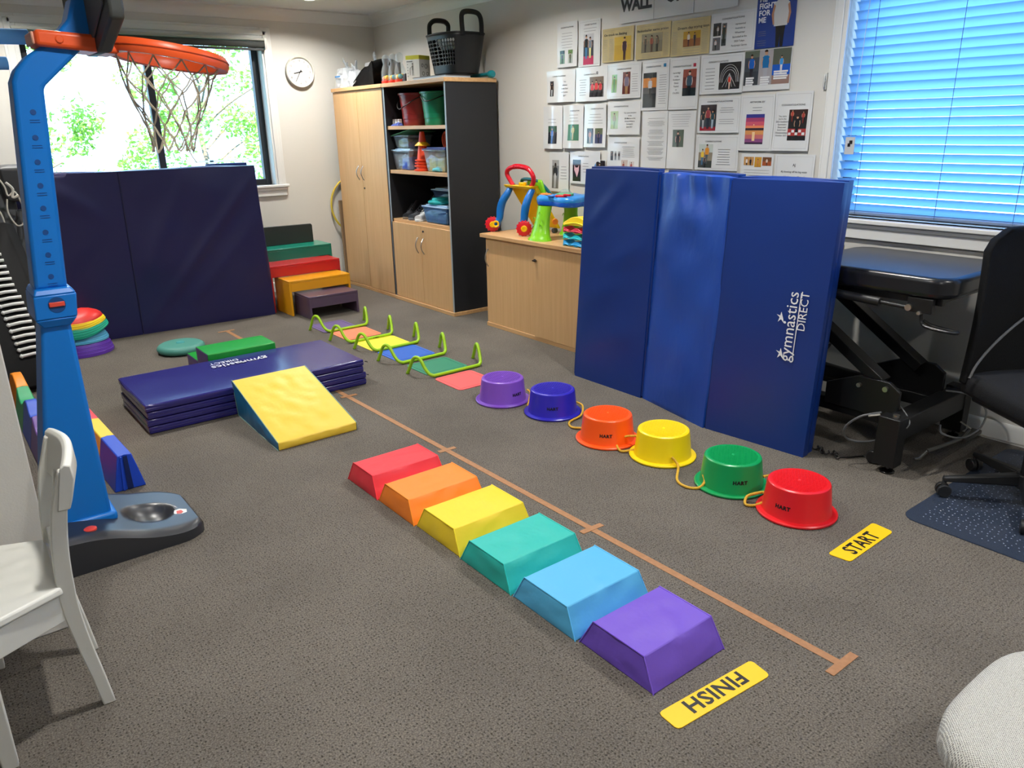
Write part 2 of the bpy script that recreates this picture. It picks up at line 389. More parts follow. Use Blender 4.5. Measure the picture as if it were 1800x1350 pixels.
# ---- ceiling downlights
LE = bpy.data.materials.new('lamp_face'); LE.use_nodes = True
LE.node_tree.nodes['Principled BSDF'].inputs['Emission Color'].default_value = (1, 0.96, 0.9, 1); LE.node_tree.nodes['Principled BSDF'].inputs['Emission Strength'].default_value = 12
for i, (x, y) in enumerate(((2.93, 6.38), (0.75, 6.3), (2.95, 4.3), (0.75, 4.3), (2.75, 2.1), (0.75, 1.9), (2.75, -.2), (0.6, -.6))):
    L = T('downlight', 'round recessed ceiling downlight ' + ('nearest the back corner', 'over the navy mat', 'over the lime hurdles', 'over the rainbow balance beams', 'over the stepping buckets', 'over the white chair', 'over the grey fabric seat', 'behind the photographer')[i], 'light', (x, y, CEIL), 'ceiling downlights')
    ring = MB().lathe([(0.052, -.004), (0.056, -.006), (0.064, -.004), (0.065, 0), (0.052, 0), (0.052, -.004)], (x, y, CEIL), 24)
    O('rim', ring, TRIM, L); O('lamp', MB().disc((x, y, CEIL-.002), 0.05, (0, 0, -1), 20, t=0.0015), LE, L)
    li = bpy.data.lights.new('downlight_lamp', 'AREA'); li.shape = 'DISK'; li.size = 0.11; li.energy = LAMP_W; li.color = (1.0, 0.97, 0.92); li.spread = math.radians(150)
    lo = link(bpy.data.objects.new('downlight_lamp', li)); lo.location = (x, y, CEIL-.012); lo.parent = L; lo.matrix_parent_inverse = Matrix.Translation((-x, -y, -CEIL))
# ================================================================== OUTSIDE THE BACK WINDOW
O('ground', MB().box(-4, 8, YB+.3, 14, -0.5, -0.35), M('lawn', (96, 120, 60), 0.95, bump=(40, .5)), kind='structure')
LEAF = translucent('leaf', (108, 150, 62), 0.4, (150, 196, 84)); BARK = M('bark', (112, 98, 80), 0.9, bump=(60, .6))
def tree(x, y, h, r, n, label, seed):
    rd = random.Random(seed); t = T('tree', label, 'tree', (x, y, -.35), 'trees outside the back window')
    m = MB(); p = smoothpath([(x, y, -.36), (x+.05, y, .6), (x-.04, y+.1, 1.5), (x+.03, y+.05, h)], 4)
    m.tube(p, [0.05*(1-.7*i/len(p)) for i in range(len(p))], 8)
    for k in range(7):
        z = .5+k*.25; a = rd.uniform(0, 6.3); m.tube(smoothpath([(x, y, z), (x+.4*math.cos(a), y+.4*math.sin(a), z+.25), (x+.9*r*math.cos(a), y+.9*r*math.sin(a), z+.45)], 3), [.014, .013, .012, .01, .009, .008, .006], 6)
    O('trunk', m, BARK, t)
    f = MB(); cl = [(x+rd.uniform(-r, r), y+rd.uniform(-.5, .5)*r, rd.uniform(.55, h+.5), rd.uniform(.12, .30)) for _ in range(46)]
    for i in range(n):
        cx, cy, cz, cr = rd.choice(cl)
        while True:
            d = Vector((rd.uniform(-1, 1), rd.uniform(-1, 1), rd.uniform(-1, 1)))
            if 0.2 < d.length < 1: break
        c = Vector((cx, cy, cz)) + d*cr; s = rd.uniform(.022, .042)
        ax = Vector((rd.gauss(0, 1), rd.gauss(0, 1), rd.gauss(0, .7))).normalized(); bx_ = ax.orthogonal().normalized()
        ql = rd.uniform(0, 6.3); bx_ = (bx_*math.cos(ql)+ax.cross(bx_)*math.sin(ql))
        f.add([c-ax*s, c+bx_*s*.5+ax*s*-.1, c+ax*s, c-bx_*s*.5+ax*s*-.1], [(0, 1, 2, 3)])
    O('foliage', f, LEAF, t, smooth=None, kind='stuff')
tree(0.75, 9.3, 2.0, 1.0, 5200, 'leafy green tree seen through the window left of the mullion', 1)
tree(3.05, 9.9, 2.0, .95, 5200, 'leafy green tree seen through the window right of the mullion', 2)
rl = T('garden_railing', 'white horizontal railing outside the bottom right of the back window', 'railing', (2.75, 8.1, -.35))
for z in (1.06, 1.11, 1.16): O('rail', MB().box(2.35, 3.4, 8.1, 8.13, z, z+.018), C((225, 228, 228)), rl, bevel=.002)
for x in (2.5, 3.2): O('post', MB().box(x, x+.04, 8.1, 8.14, -.36, 1.19), C((225, 228, 228)), rl, bevel=.002)
# ================================================================== CUPBOARDS
def bow_handle(parent, x, y, z0, z1, horiz=0.0):
    n = 10; pts = [(x-.004-.026*math.sin(PI*i/n), y, z0+(z1-z0)*i/n) for i in range(n+1)]
    O('handle', MB().tube(pts, 0.0045, 8), METAL, parent)
def lock(parent, x, y, z): O('lock', MB().cyl((x+.002, y, z), (x-.006, y, z), .008, 12), C((40, 40, 42), .3), parent)
XF, XB, CH = 3.33, 3.80, 1.80
cup = T('cupboard', 'tall beech cupboard with two closed doors in the back corner', 'cupboard', (3.56, 6.47, 0))
cy0, cy1 = 6.004, 6.935
O('top', MB().box(XF-.012, XB, cy0, cy1+.012, CH-.03, CH), BEECHTOP, cup, bevel=.003)
O('side_panel', MB().box(XF+.02, XB, cy1-.02, cy1, .03, CH-.03), BLACK, cup, bevel=.001)
O('side_panel', MB().box(XF+.002, XB, cy0, cy0+.018, .03, CH-.03), BLACK, cup, bevel=.001)
O('back_panel', MB().box(XB-.015, XB, cy0+.02, cy1-.02, .03, CH-.03), BLACK, cup)
O('plinth', MB().box(XF-.004, XB, cy0, cy1, 0, .03), BEECHTOP, cup, bevel=.002)
ym = 6.478
d1 = O('door', MB().box(XF, XF+.018, ym+.002, cy1, .034, CH-.034), BEECH, cup, bevel=.0015)
d2 = O('door', MB().box(XF, XF+.018, cy0+.02, ym-.002, .034, CH-.034), BEECH, cup, bevel=.0015)
bow_handle(d1, XF, ym+.05, 1.01, 1.135); bow_handle(d2, XF, ym-.035, 1.01, 1.135); lock(d2, XF, ym-.03, .94)
bk = T('bookcase', 'tall open bookcase with charcoal sides above two low beech doors', 'bookcase', (3.56, 5.53, 0))
by0, by1 = 5.062, 6.0
O('top', MB().box(XF-.012, XB, by0-.01, by1, CH-.03, CH), BEECHTOP, bk, bevel=.003)
EDGE = M('grey_edging', (150, 160, 166), .4)
for a, b in ((by0, by0+.018), (by1-.018, by1)):
    sp = O('side_panel', MB().box(XF+.002, XB, a, b, .03, CH-.03), BLACK, bk)
    O('edging', MB().box(XF, XF+.002, a, b, .03, CH-.03), EDGE, sp)
O('back_panel', MB().box(XB-.012, XB, by0+.018, by1-.018, .03, CH-.03), BLACK, bk)
O('plinth', MB().box(XF-.012, XB, by0-.012, by1, 0, .03), BEECHTOP, bk, bevel=.002)
SH = (0.71, 1.115, 1.467)
for z in SH: O('shelf', MB().box(XF+.012, XB-.012, by0+.018, by1-.018, z-.028, z), BEECHTOP, bk, bevel=.0015)
ym2 = 5.52
d3 = O('door', MB().box(XF, XF+.018, ym2+.002, by1-.004, .034, .683), BEECH, bk, bevel=.0015)
d4 = O('door', MB().box(XF, XF+.018, by0+.018, ym2-.002, .034, .683), BEECH, bk, bevel=.0015)
bow_handle(d3, XF, ym2+.045, .455, .585); bow_handle(d4, XF, ym2-.04, .455, .585); lock(d4, XF, ym2-.04, .64)
# low sliding door cabinet
sc = T('low_cabinet', 'low beech cabinet with two sliding doors carrying baby toys', 'cabinet', (3.58, 4.15, 0))
sy0, sy1, sxf, sxb = 3.40, 4.655, 3.355, 3.82
O('top', MB().box(sxf-.02, sxb, sy0-.03, sy1+.035, .672, .70), BEECHTOP, sc, bevel=.003)
O('side_panel', MB().box(sxf+.013, sxb, sy1-.018, sy1, .03, .672), BLACK, sc)
O('side_panel', MB().box(sxf+.013, sxb, sy0, sy0+.018, .03, .672), BLACK, sc)
O('back_panel', MB().box(sxb-.012, sxb, sy0+.018, sy1-.018, .03, .672), BLACK, sc)
O('plinth', MB().box(sxf, sxb, sy0, sy1, 0, .03), BEECHTOP, sc, bevel=.002)
e1 = O('sliding_door', MB().box(sxf+.006, sxf+.012, 4.05, sy1-.006, .03, .672), BEECH, sc, bevel=.001)
e2 = O('sliding_door', MB().box(sxf-.004, sxf+.0055, sy0+.018, 4.075, .03, .672), BEECH, sc, bevel=.001)
bow_handle(e1, sxf+.006, sy1-.035, .46, .59)
O('lock', MB().cyl((sxf-.002, 4.062, .572), (sxf-.012, 4.062, .572), .010, 12).box(sxf-.03, sxf-.01, 4.04, 4.066, .569, .576), C((30, 30, 32), .3), e2)
# ------------------------------------------------------------------ things on top of the cupboards (z = 1.8)
def bag(x, y, wx, wy, h, label, seed, blue=True):
    rd = random.Random(seed); m = MB(); PL = glass('bag_plastic_%d' % seed, (240, 244, 246), .42, body=(225, 228, 232), rough=.12)
    v = [(x-wx, y-wy, CH), (x+wx, y-wy, CH), (x+wx, y+wy, CH), (x-wx, y+wy, CH), (x-wx*.7, y-wy*.75, CH+h), (x+wx*.7, y-wy*.75, CH+h), (x+wx*.7, y+wy*.75, CH+h), (x-wx*.7, y+wy*.75, CH+h)]
    t = T('plastic_bag', label, 'bag', (x, y, CH), 'clear plastic bags on the cupboard')
    O('bag', m.puffy(v, 12, .008, .028, 26), PL, t, smooth=25)
    k = MB()
    for i in range(3):
        yy = y-wy*.55+wy*.55*i; k.puffy([(x-wx*.7, yy-wy*.22, CH+.006), (x+wx*.7, yy-wy*.22, CH+.006), (x+wx*.7, yy+wy*.22, CH+.006), (x-wx*.7, yy+wy*.22, CH+.006), (x-wx*.5, yy-wy*.2, CH+h*.78), (x+wx*.5, yy-wy*.2, CH+h*.8), (x+wx*.5, yy+wy*.2, CH+h*.76), (x-wx*.5, yy+wy*.2, CH+h*.8)], 5, .006, .012, 30)
    O('packet', k, C((226, 227, 226), .6), t)
    tw = MB()
    for i in range(3):
        a = rd.uniform(-.5, .5); tw.tube(smoothpath([(x, y, CH+h*.92), (x+.02*a, y+.05*a+.01, CH+h+.025), (x-.02, y+.12*a, CH+h+.05+.02*i)], 4), [.022, .02, .018, .016, .015, .013, .012, .01, .008], 6, sx=.4)
    O('twisted_neck', tw, PL, t, smooth=25)
    if blue: O('seal_strip', MB().box(x-wx-.012, x-wx-.009, y-wy*.8, y+wy*.5, CH+h*.55, CH+h*.62), C((70, 140, 205)), t)
bag(3.46, 6.86, .10, .075, .17, 'clear bag of white packets with blue strip at the left end of the cupboard top', 1)
bag(3.48, 6.728, .08, .052, .14, 'low clear bag of white rolls between two others on the cupboard', 2, False)
bag(3.68, 6.72, .09, .12, .22, 'tall clear bag of white packets behind the low bag beside the black bag', 3)
bb = T('black_bag', 'soft black fabric bag lying on the cupboard beside the plastic bags', 'bag', (3.5, 6.42, CH))
m = MB(); pts = [(6.66, 0), (6.63, .055), (6.54, .10), (6.44, .155), (6.36, .18), (6.31, .155), (6.26, .205), (6.215, .225), (6.20, .0)]
for i in range(len(pts)-1): pass
vv = []; N = len(pts)
for xk, sc_ in ((3.38, .86), (3.43, 1), (3.52, 1.04), (3.60, 1), (3.66, .85)):
    for (yy, z) in pts: vv.append((xk, 6.43+(yy-6.43)*sc_, CH+z*sc_))
fs = []
for a in range(4):
    for i in range(N): j = (i+1) % N; fs.append((a*N+i, a*N+j, (a+1)*N+j, (a+1)*N+i))
fs += [tuple(range(N)), tuple(range(4*N, 5*N))[::-1]]
O('bag', m.add(vv, fs), M('black_cloth', (9, 9, 10), .95, bump=(18, .15), spec=.1), bb, sub=2, smooth=180)
O('logo', MB().tube([(3.366, 6.55, CH+.035), (3.366, 6.57, CH+.03), (3.366, 6.53, CH+.05), (3.366, 6.59, CH+.022)], .003, 5), C((200, 200, 200)), bb)
def skittle(x, y, label, cols):
    t = T('clear_skittle', label, 'skittle', (x, y, CH), 'clear plastic skittles on the bookcase top')
    O('bottle', MB().lathe([(0, .002), (.04, .002), (.044, .012), (.045, .06), (.044, .10), (.034, .135), (.024, .158), (.03, .18), (.033, .20), (.028, .222), (.012, .234), (0, .236)], (x, y, CH), 20), CLEAR, t)
    O('base', MB().lathe([(0, 0), (.043, 0), (.0465, .008), (.0465, .028), (.04, .03), (0, .03)], (x, y, CH), 20), C((225, 60, 40)), t)
    for i, c in enumerate(cols):
        a = 2.2+i*2.1; O('ball', MB().sphere((x+.018*math.cos(a), y+.018*math.sin(a), CH+.05+.004*i), .02, 12), C(c), t)
skittle(3.46, 6.145, 'leftmost clear skittle with orange and green balls beside the black bag', [(240, 150, 40), (240, 200, 50), (90, 170, 90)])
skittle(3.46, 6.025, 'middle clear skittle of three holding yellow and blue balls', [(240, 200, 50), (80, 170, 200), (240, 150, 40)])
skittle(3.46, 5.92, 'rightmost clear skittle with a large yellow ball beside the white box', [(245, 200, 50), (80, 180, 190), (245, 190, 40)])
# small dark pouch between the skittles and the box
O('small_pouch', MB().puffy([(3.44, 5.815, CH), (3.52, 5.815, CH), (3.52, 5.86, CH), (3.44, 5.86, CH), (3.45, 5.82, CH+.07), (3.51, 5.82, CH+.07), (3.51, 5.855, CH+.065), (3.45, 5.855, CH+.065)], 5, .004, .006, 30), C((34, 36, 48), .7), cat='pouch', label='small dark pouch squeezed between the skittles and the white box')
xb = T('cardboard_box', 'white carton with a yellow lid band and exercise drawings on the bookcase', 'box', (3.50, 5.70, CH))
o0 = MB(); hw = .068
o0.box(-hw, hw, -hw, hw, 0, .165, 0).box(-hw-.0006, hw+.0006, -hw-.0006, hw+.0006, .165, .195, 1)
R45 = Matrix.Translation((3.50, 5.70, CH)) @ Matrix.Rotation(math.radians(20), 4, 'Z')
O('carton', o0.xf(R45), [C((222, 222, 216)), C((206, 200, 40))], xb, bevel=.001)
pm = MB()
for (u, z, s) in ((.0, .125, 1), ):
    fx = -hw-.001
    pm.disc((fx, u, .132), .007, (-1, 0, 0), 12).poly([(fx, u-.006, .122), (fx, u+.006, .122), (fx, u+.005, .085), (fx, u-.005, .085)])
    pm.poly([(fx, u-.005, .085), (fx, u-.001, .085), (fx, u-.006, .045), (fx, u-.01, .045)]).poly([(fx, u+.001, .085), (fx, u+.005, .085), (fx, u+.01, .045), (fx, u+.006, .045)])
    pm.tube([(fx, u, .118), (fx, u+.03, .10), (fx, u+.028, .05)], .0012, 4)
pm.poly([(-hw-.001, .058, .153), (-hw-.001, .0, .153), (-hw-.001, .0, .147), (-hw-.001, .058, .147)])
for i in range(5): pm.disc((-hw-.001, .05-.0*i, .13-.022*i), .004, (-1, 0, 0), 8)
for (u, z, s) in ((-.03, .12, .012), (.015, .115, .016), (.03, .06, .012), (-.02, .06, .014)):
    pm.tube([(u+s*math.cos(a*.7), -hw-.001, z+s*math.sin(a*.7)) for a in range(9)], .0022, 4, closed=True)
O('printed_figures', pm.xf(R45), C((92, 90, 84)), xb, smooth=None, kind='stuff')
# basket (holes are real), flat folders under it, rolled mat
fo = T('ring_binder', 'flat dark folder lying under the basket', 'folder', (3.46, 5.36, CH))
O('cover', MB().box(3.38, 3.62, 5.12, 5.60, CH, CH+.003).box(3.38, 3.62, 5.12, 5.60, CH+.021, CH+.024), C((30, 44, 60), .4), fo, bevel=.001)
O('paper_block', MB().box(3.384, 3.61, 5.13, 5.59, CH+.003, CH+.021), C((196, 206, 214)), fo)
BASK = M('charcoal_basket_plastic', (20, 22, 24), .45)
bt = T('laundry_basket', 'charcoal plastic basket with round holes and two tall loop handles', 'basket', (3.58, 5.24, CH+.024))
bcx, bcy, bz = 3.60, 5.30, CH+.024
def bp_(a, t):   # point on the basket wall: a angle, t height 0..1
    e = .66; rx = .140+.040*t; ry = .175+.055*t
    ca, sa = math.cos(a), math.sin(a)
    return Vector((bcx+rx*math.copysign(abs(ca)**e, ca), bcy+ry*math.copysign(abs(sa)**e, sa), bz+.015+.275*t))
bm = MB(); NA, NT = 44, 12
grid = {}
rows = [.0, .06, .14, .20, .295, .39, .485, .58, .675, .77, .865, .93, 1.0]
def isolid(i):   # the two plain end panels under the handles face +-x ... here front (-x) and rear (+x)
    a = 2*PI*(i+.5)/NA; return abs(math.sin(a)) > .80
def V(i, j): 
    k = (i % NA, j)
    if k not in grid: grid[k] = len(bm.v); bm.v.append(bp_(2*PI*(i % NA)/NA, rows[j]))
    return grid[k]
for i in range(NA):
    for j in range(NT):
        q = [V(i, j), V(i+1, j), V(i+1, j+1), V(i, j+1)]
        if j < 3 or j > 9 or isolid(i): bm.f.append(tuple(q)); bm.mi.append(0)
        else:   # a round hole in the cell: eight corner wedges round an octagon
            sh = .5 if j % 2 else 0.0
            P = [bm.v[k] for k in q]; c = sum(P, Vector())/4; o = len(bm.v); rim_ = []
            for k in range(8):
                a = 2*PI*k/8+PI/8; u, w_ = .5+.45*math.cos(a), .5+.45*math.sin(a)
                rim_.append((P[0]*(1-u)+P[1]*u)*(1-w_)+(P[3]*(1-u)+P[2]*u)*w_)
            bm.v += rim_
            cs = {0: (2, 1), 2: (3, 2), 4: (0, 3), 6: (1, 0)}
            # ring of faces: corners 2(++),3(-+),0(--),1(+-) ; rim index 0 at 22.5 deg
            ringc = [(0, 2), (1, 2), (2, 3), (3, 3), (4, 0), (5, 0), (6, 1), (7, 1)]
            for k in range(8):
                l = (k+1) % 8; ck, cl = ringc[k][1], ringc[l][1]
                f = (o+k, o+l, q[cl]) if ck == cl else (o+k, o+l, q[cl], q[ck])
                bm.f.append(f[::-1]); bm.mi.append(0)
bm.f.append(tuple(V(i, 0) for i in range(NA))[::-1]); bm.mi.append(0)
ob = O('body', bm, BASK, bt, smooth=60); so = ob.modifiers.new('thick', 'SOLIDIFY'); so.thickness = .005
O('rim', MB().tube([bp_(2*PI*i/44, 1.0) for i in range(44)], .006, 6, closed=True), BASK, bt)
for s, hh in ((-1, .135), (1, .115)):
    y_ = bcy+s*.226
    pts = smoothpath([(bcx-.085, y_, bz+.27), (bcx-.088, y_-s*.004, bz+.36), (bcx-.078, y_-s*.012, bz+.275+hh), (bcx-.04, y_-s*.015, bz+.295+hh), (bcx+.04, y_-s*.015, bz+.295+hh), (bcx+.078, y_-s*.012, bz+.275+hh), (bcx+.088, y_-s*.004, bz+.36), (bcx+.085, y_, bz+.27)], 5)
    O('handle', MB().tube(pts, .019, 8, sx=.8), BASK, bt)
O('white_sheet', MB().puffy([(bcx-.06, bcy-.06, bz+.20), (bcx+.05, bcy-.06, bz+.20), (bcx+.05, bcy+.12, bz+.20), (bcx-.06, bcy+.12, bz+.20), (bcx-.09, bcy-.02, bz+.29), (bcx+.06, bcy-.02, bz+.29), (bcx+.06, bcy+.18, bz+.325), (bcx-.09, bcy+.18, bz+.32)], 6, .008, .012, 20), C((206, 208, 208), .6), cat='cloth', label='crumpled white sheet of plastic poking out of the charcoal basket')
bat = T('rolled_band', 'teal rolled exercise band lying behind the basket at the bookcase edge', 'roll', (3.755, 5.2, CH))
O('roll', MB().lathe([(0, 0), (.012, 0), (.014, .002), (.016, .25), (.024, .262), (.028, .28), (.028, .30), (.022, .312), (0, .314)], (0, 0, 0), 16).xf(Matrix.Translation((3.755, 5.345, CH+.028)) @ Matrix.Rotation(math.radians(90), 4, 'X')), C((24, 140, 150), .4), bat)
# ------------------------------------------------------------------ things on the shelves
def bucket_pail(x, y, z, col, label):
    t = T('pail', label, 'bucket', (x, y, z), 'plastic pails on the top shelf'); mm = C(col, .28)
    O('body', MB().lathe([(0, 0), (.118, 0), (.122, .006), (.122, .05), (.126, .054), (.128, .085), (.124, .088), (.145, .235), (.155, .237), (.157, .25), (.148, .252), (.146, .245), (.118, .012), (0, .012)], (x, y, z), 36), mm, t)
    pts = smoothpath([(x-.01, y+.152, z+.235), (x-.09, y+.14, z+.20), (x-.155, y+.06, z+.15), (x-.158, y+.02, z+.13), (x-.15, y-.04, z+.15), (x-.10, y-.13, z+.20), (x-.01, y-.152, z+.235)], 5) if y > 5.6 else smoothpath([(x-.01, y+.152, z+.235), (x-.09, y+.12, z+.235), (x-.15, y+.03, z+.21), (x-.155, y-.03, z+.18), (x-.12, y-.10, z+.19), (x-.01, y-.152, z+.235)], 5)
    O('handle', MB().tube(pts, .004, 7), C((22, 22, 24)), t)
bucket_pail(3.52, 5.775, 1.467, (140, 38, 36), 'dark red pail with a black wire handle on the top shelf')
bucket_pail(3.53, 5.455, 1.467, (20, 130, 92), 'green pail beside the red pail on the top shelf')
for i, (y, lb) in enumerate(((6.0-.045, 'white capped jar furthest left on the top shelf'), (5.91, 'middle one of three white capped jars on the top shelf'), (5.865, 'white capped jar nearest the red pail'))):
    y = 5.955-.044*i
    t = T('small_jar', lb, 'jar', (3.40, y, 1.467), 'white capped jars on the top shelf')
    O('jar', MB().lathe([(0, 0), (.017, 0), (.018, .003), (.018, .036), (.015, .04), (0, .04)], (3.40, y, 1.467), 16), C((214, 214, 208)), t)
    O('lid', MB().lathe([(0, .038), (.0175, .038), (.0175, .052), (.015, .054), (0, .054)], (3.40, y, 1.467), 16), C((198, 186, 176)), t)
O('blue_cloth', MB().puffy([(3.345, 5.80, 1.467), (3.385, 5.79, 1.467), (3.39, 5.93, 1.467), (3.35, 5.94, 1.467), (3.355, 5.82, 1.487), (3.38, 5.81, 1.492), (3.38, 5.92, 1.486), (3.36, 5.92, 1.482)], 6, .004, .012, 40), C((60, 80, 160), .7), cat='cloth', label='crumpled blue cloth in front of the white capped jars')
def tub(x0, x1, y0, y1, z0, h, mat, name, label, lidcol=None, lid=None, fill=None, taper=.85):
    xm, ym_ = (x0+x1)/2, (y0+y1)/2; t = T(name, label, 'box', (xm, ym_, z0))
    def ring(z, k): return [(xm+(x-xm)*k, ym_+(y-ym_)*k, z) for x, y in ((x0, y0), (x1, y0), (x1, y1), (x0, y1))]
    m = MB(); m.add(ring(z0, taper)+ring(z0+h, 1), [(0, 3, 2, 1), (0, 1, 5, 4), (1, 2, 6, 5), (2, 3, 7, 6), (3, 0, 4, 7)])
    ob_ = O('tub', m, mat, t, bevel=.012, seg=3); q = ob_.modifiers.new('thick', 'SOLIDIFY'); q.thickness = .003
    r0 = [Vector(p) for p in ring(z0+h, 1.02)]
    O('rim', MB().tube([r0[0], r0[1], r0[2], r0[3]], .006, 6, closed=True), mat, t)
    if fill:
        for i, (a, b, c, r, col) in enumerate(fill): O('contents', MB().puffy([(a-r, b-r, z0+.006), (a+r, b-r, z0+.006), (a+r, b+r, z0+.006), (a-r, b+r, z0+.006), (a-r, b-r*.9, z0+c), (a+r, b-r*.9, z0+c), (a+r, b+r*.8, z0+c*.9), (a-r, b+r*.8, z0+c*.95)], 5, .01, .015, 25), C(col, .6), t)
    if lid:
        lm = MB(); lm.box(x0-.008, x1+.008, y0-.008, y1+.008, z0+h+.004, z0+h+.012).box(x0+.02, x1-.02, y0+.02, y1-.02, z0+h+.012, z0+h+.022)
        O('lid', lm, lid, t, bevel=.005)
    return t
# middle shelf (z 1.115)
tub(3.37, 3.62, 5.70, 5.985, 1.115, .15, CLEAR, 'storage_tub', 'lower clear tub of blue things with a pale lid on the middle shelf', lid=M('pale_blue_lid', (170, 198, 220), .4), fill=[(3.45, 5.80, .10, .06, (40, 80, 175)), (3.54, 5.90, .05, .05, (200, 206, 216))])
tub(3.38, 3.62, 5.72, 5.965, 1.288, .10, CLEAR, 'storage_tub', 'upper clear tub of yellow things under the crooked green lid', fill=[(3.46, 5.90, .07, .045, (226, 214, 120)), (3.5, 5.79, .05, .05, (60, 50, 70))])
gl_ = MB().box(-.135, .135, -.18, .18, 0, .008).box(-.11, .11, -.15, .15, .008, .016).xf(Matrix.Translation((3.50, 5.86, 1.396)) @ Matrix.Rotation(math.radians(-9), 4, 'X') @ Matrix.Rotation(math.radians(3), 4, 'Y'))
O('tub_lid', gl_, C((74, 140, 96), .4), cat='lid', label='green lid sitting crooked on the upper clear tub', bevel=.006)
cn = T('traffic_cone', 'stack of small orange traffic cones on the middle shelf', 'cone', (3.42, 5.565, 1.115))
CON = C((238, 74, 30), .4)
O('cone', MB().lathe([(0, .02), (.072, .0), (.078, .004), (.078, .012), (.06, .016), (.022, .29), (.018, .305), (0, .308)], (3.42, 5.565, 1.115), 24), CON, cn)
for k in range(3): O('stacked_rim', MB().lathe([(.056, .034+.022*k), (.07-.003*k, .034+.022*k), (.074-.003*k, .038+.022*k), (.074-.003*k, .044+.022*k), (.054, .048+.022*k)], (3.42, 5.565, 1.115), 24), CON, cn)
O('yellow_ring', MB().lathe([(.03, .212), (.062, .196), (.064, .20), (.034, .226)], (3.42, 5.565, 1.115), 24), C((240, 180, 30), .4), cn)
O('yellow_tab', MB().puffy([(3.50, 5.66, 1.27), (3.51, 5.66, 1.27), (3.51, 5.70, 1.27), (3.50, 5.70, 1.27), (3.50, 5.655, 1.345), (3.51, 5.655, 1.345), (3.51, 5.70, 1.345), (3.50, 5.70, 1.345)], 3, .002), C((210, 160, 50)), cn)
tub(3.36, 3.60, 5.15, 5.465, 1.115, .165, CLEAR, 'storage_tub', 'clear tub of yellow balls under the dark blue lid beside the cone', lid=M('dark_blue_lid', (26, 52, 120), .4), fill=[(3.44, 5.38, .11, .05, (235, 205, 60)), (3.45, 5.27, .11, .05, (232, 200, 60)), (3.42, 5.31, .03, .05, (90, 190, 200))])
sk = MB()
for k in range(3): sk.tube([(3.50+.002*k, 5.34-.022*k+.05*math.cos(a*PI/10), 1.355+.06*math.sin(a*PI/10)) for a in range(20)], .006, 6, closed=True)
O('quoit_rings', sk, C((235, 80, 30), .4), cat='rings', label='orange rings standing on the dark blue tub lid', kind='stuff')
# bottom shelf (z 0.71)
def shoe(x, y, z, yaw, col, sole, high, label):
    t = T('shoe', label, 'shoe', (x, y, z), 'shoes on the lowest open shelf'); mt = Matrix.Translation((x, y, z)) @ Matrix.Rotation(yaw, 4, 'Z')
    pr = [(-.115, .036, .05), (-.07, .042, .055), (-.02, .04, .075), (.03, .036, .10+high*.35), (.075, .033, .115+high), (.11, .028, .105+high)]
    m = MB(); vs_ = []
    for (x_, hw_, h_) in pr:
        for k in range(10):
            a = PI*k/9; vs_.append((x_, hw_*math.cos(a)*(1.0 if k in (0, 9) else .97), .018+(h_-.018)*math.sin(a)**.7))
    fs = [(i*10+k, i*10+k+1, (i+1)*10+k+1, (i+1)*10+k) for i in range(5) for k in range(9)] + [tuple(range(10)), tuple(range(50, 60))[::-1]]
    O('upper', m.add(vs_, fs).xf(mt), C(col, .6), t, smooth=70)
    out = [(-.13, 0), (-.12, .03), (-.07, .047), (0, .042), (.08, .038), (.118, .028), (.124, 0)]; out = out + [(a, -b) for a, b in out[-2:0:-1]]
    O('sole', MB().prism([(a, b, 0) for a, b in out], (0, 0, .02)).xf(mt), C(sole, .6), t, bevel=.004)
    lc = MB()
    for k in range(4):
        xx = -.055+.022*k; zz = .062+.016*k; lc.tube([(xx, -.022, zz), (xx+.004, 0, zz+.012), (xx, .022, zz)], .003, 5)
    O('laces', lc.xf(mt), C((200, 200, 200) if sole[0] > 190 else (50, 50, 54), .8), t)
shoe(3.47, 5.865, .71, math.radians(28), (30, 31, 36), (120, 104, 84), .03, 'black high shoe with brown sole leftmost on the lowest shelf')
shoe(3.47, 5.73, .71, math.radians(10), (52, 54, 58), (96, 96, 98), .0, 'grey and black low shoe between two others on the lowest shelf')
shoe(3.46, 5.625, .71, math.radians(18), (198, 198, 196), (226, 226, 222), -.01, 'white sports shoe beside the blue tub on the lowest shelf')
O('dark_bag', MB().puffy([(3.56, 5.72, .71), (3.76, 5.72, .71), (3.76, 5.97, .71), (3.56, 5.97, .71), (3.64, 5.72, .93), (3.76, 5.72, .93), (3.76, 5.88, .86), (3.66, 5.88, .84)], 7, .02, .03, 14), C((24, 25, 30), .8), cat='bag', label='dark soft bag slumped behind the shoes on the lowest shelf')
DB = glass('smoky_blue_plastic', (120, 140, 165), .45, body=(66, 84, 110))
tub(3.56, 3.77, 5.18, 5.66, .71, .12, DB, 'storage_tub', 'bottom smoky blue tub of the stack at the back of the lowest shelf', lid=M('smoky_lid', (70, 88, 112), .4))
tub(3.56, 3.77, 5.18, 5.68, .735+.11, .10, DB, 'storage_tub', 'topmost smoky blue tub with a pale lid line on the lowest shelf', lid=M('pale_lid', (186, 206, 216), .4), fill=[(3.66, 5.5, .06, .07, (40, 46, 60))])
tub(3.36, 3.55, 5.16, 5.52, .71, .125, CLEARBLUE, 'storage_tub', 'blue clear tub at the front of the lowest shelf under a teal lid', lid=M('blue_white_lid', (160, 190, 220), .35), fill=[(3.45, 5.42, .09, .06, (40, 90, 170)), (3.45, 5.28, .09, .06, (50, 110, 190))])
O('teal_container', MB().lathe([(0, 0), (.085, 0), (.10, .008), (.104, .022), (.098, .03), (.07, .034), (.066, .05), (.06, .054), (0, .054)], (3.455, 5.39, .857), 28), C((20, 160, 160), .35), cat='container', label='round teal lidded container resting on the blue clear tub')
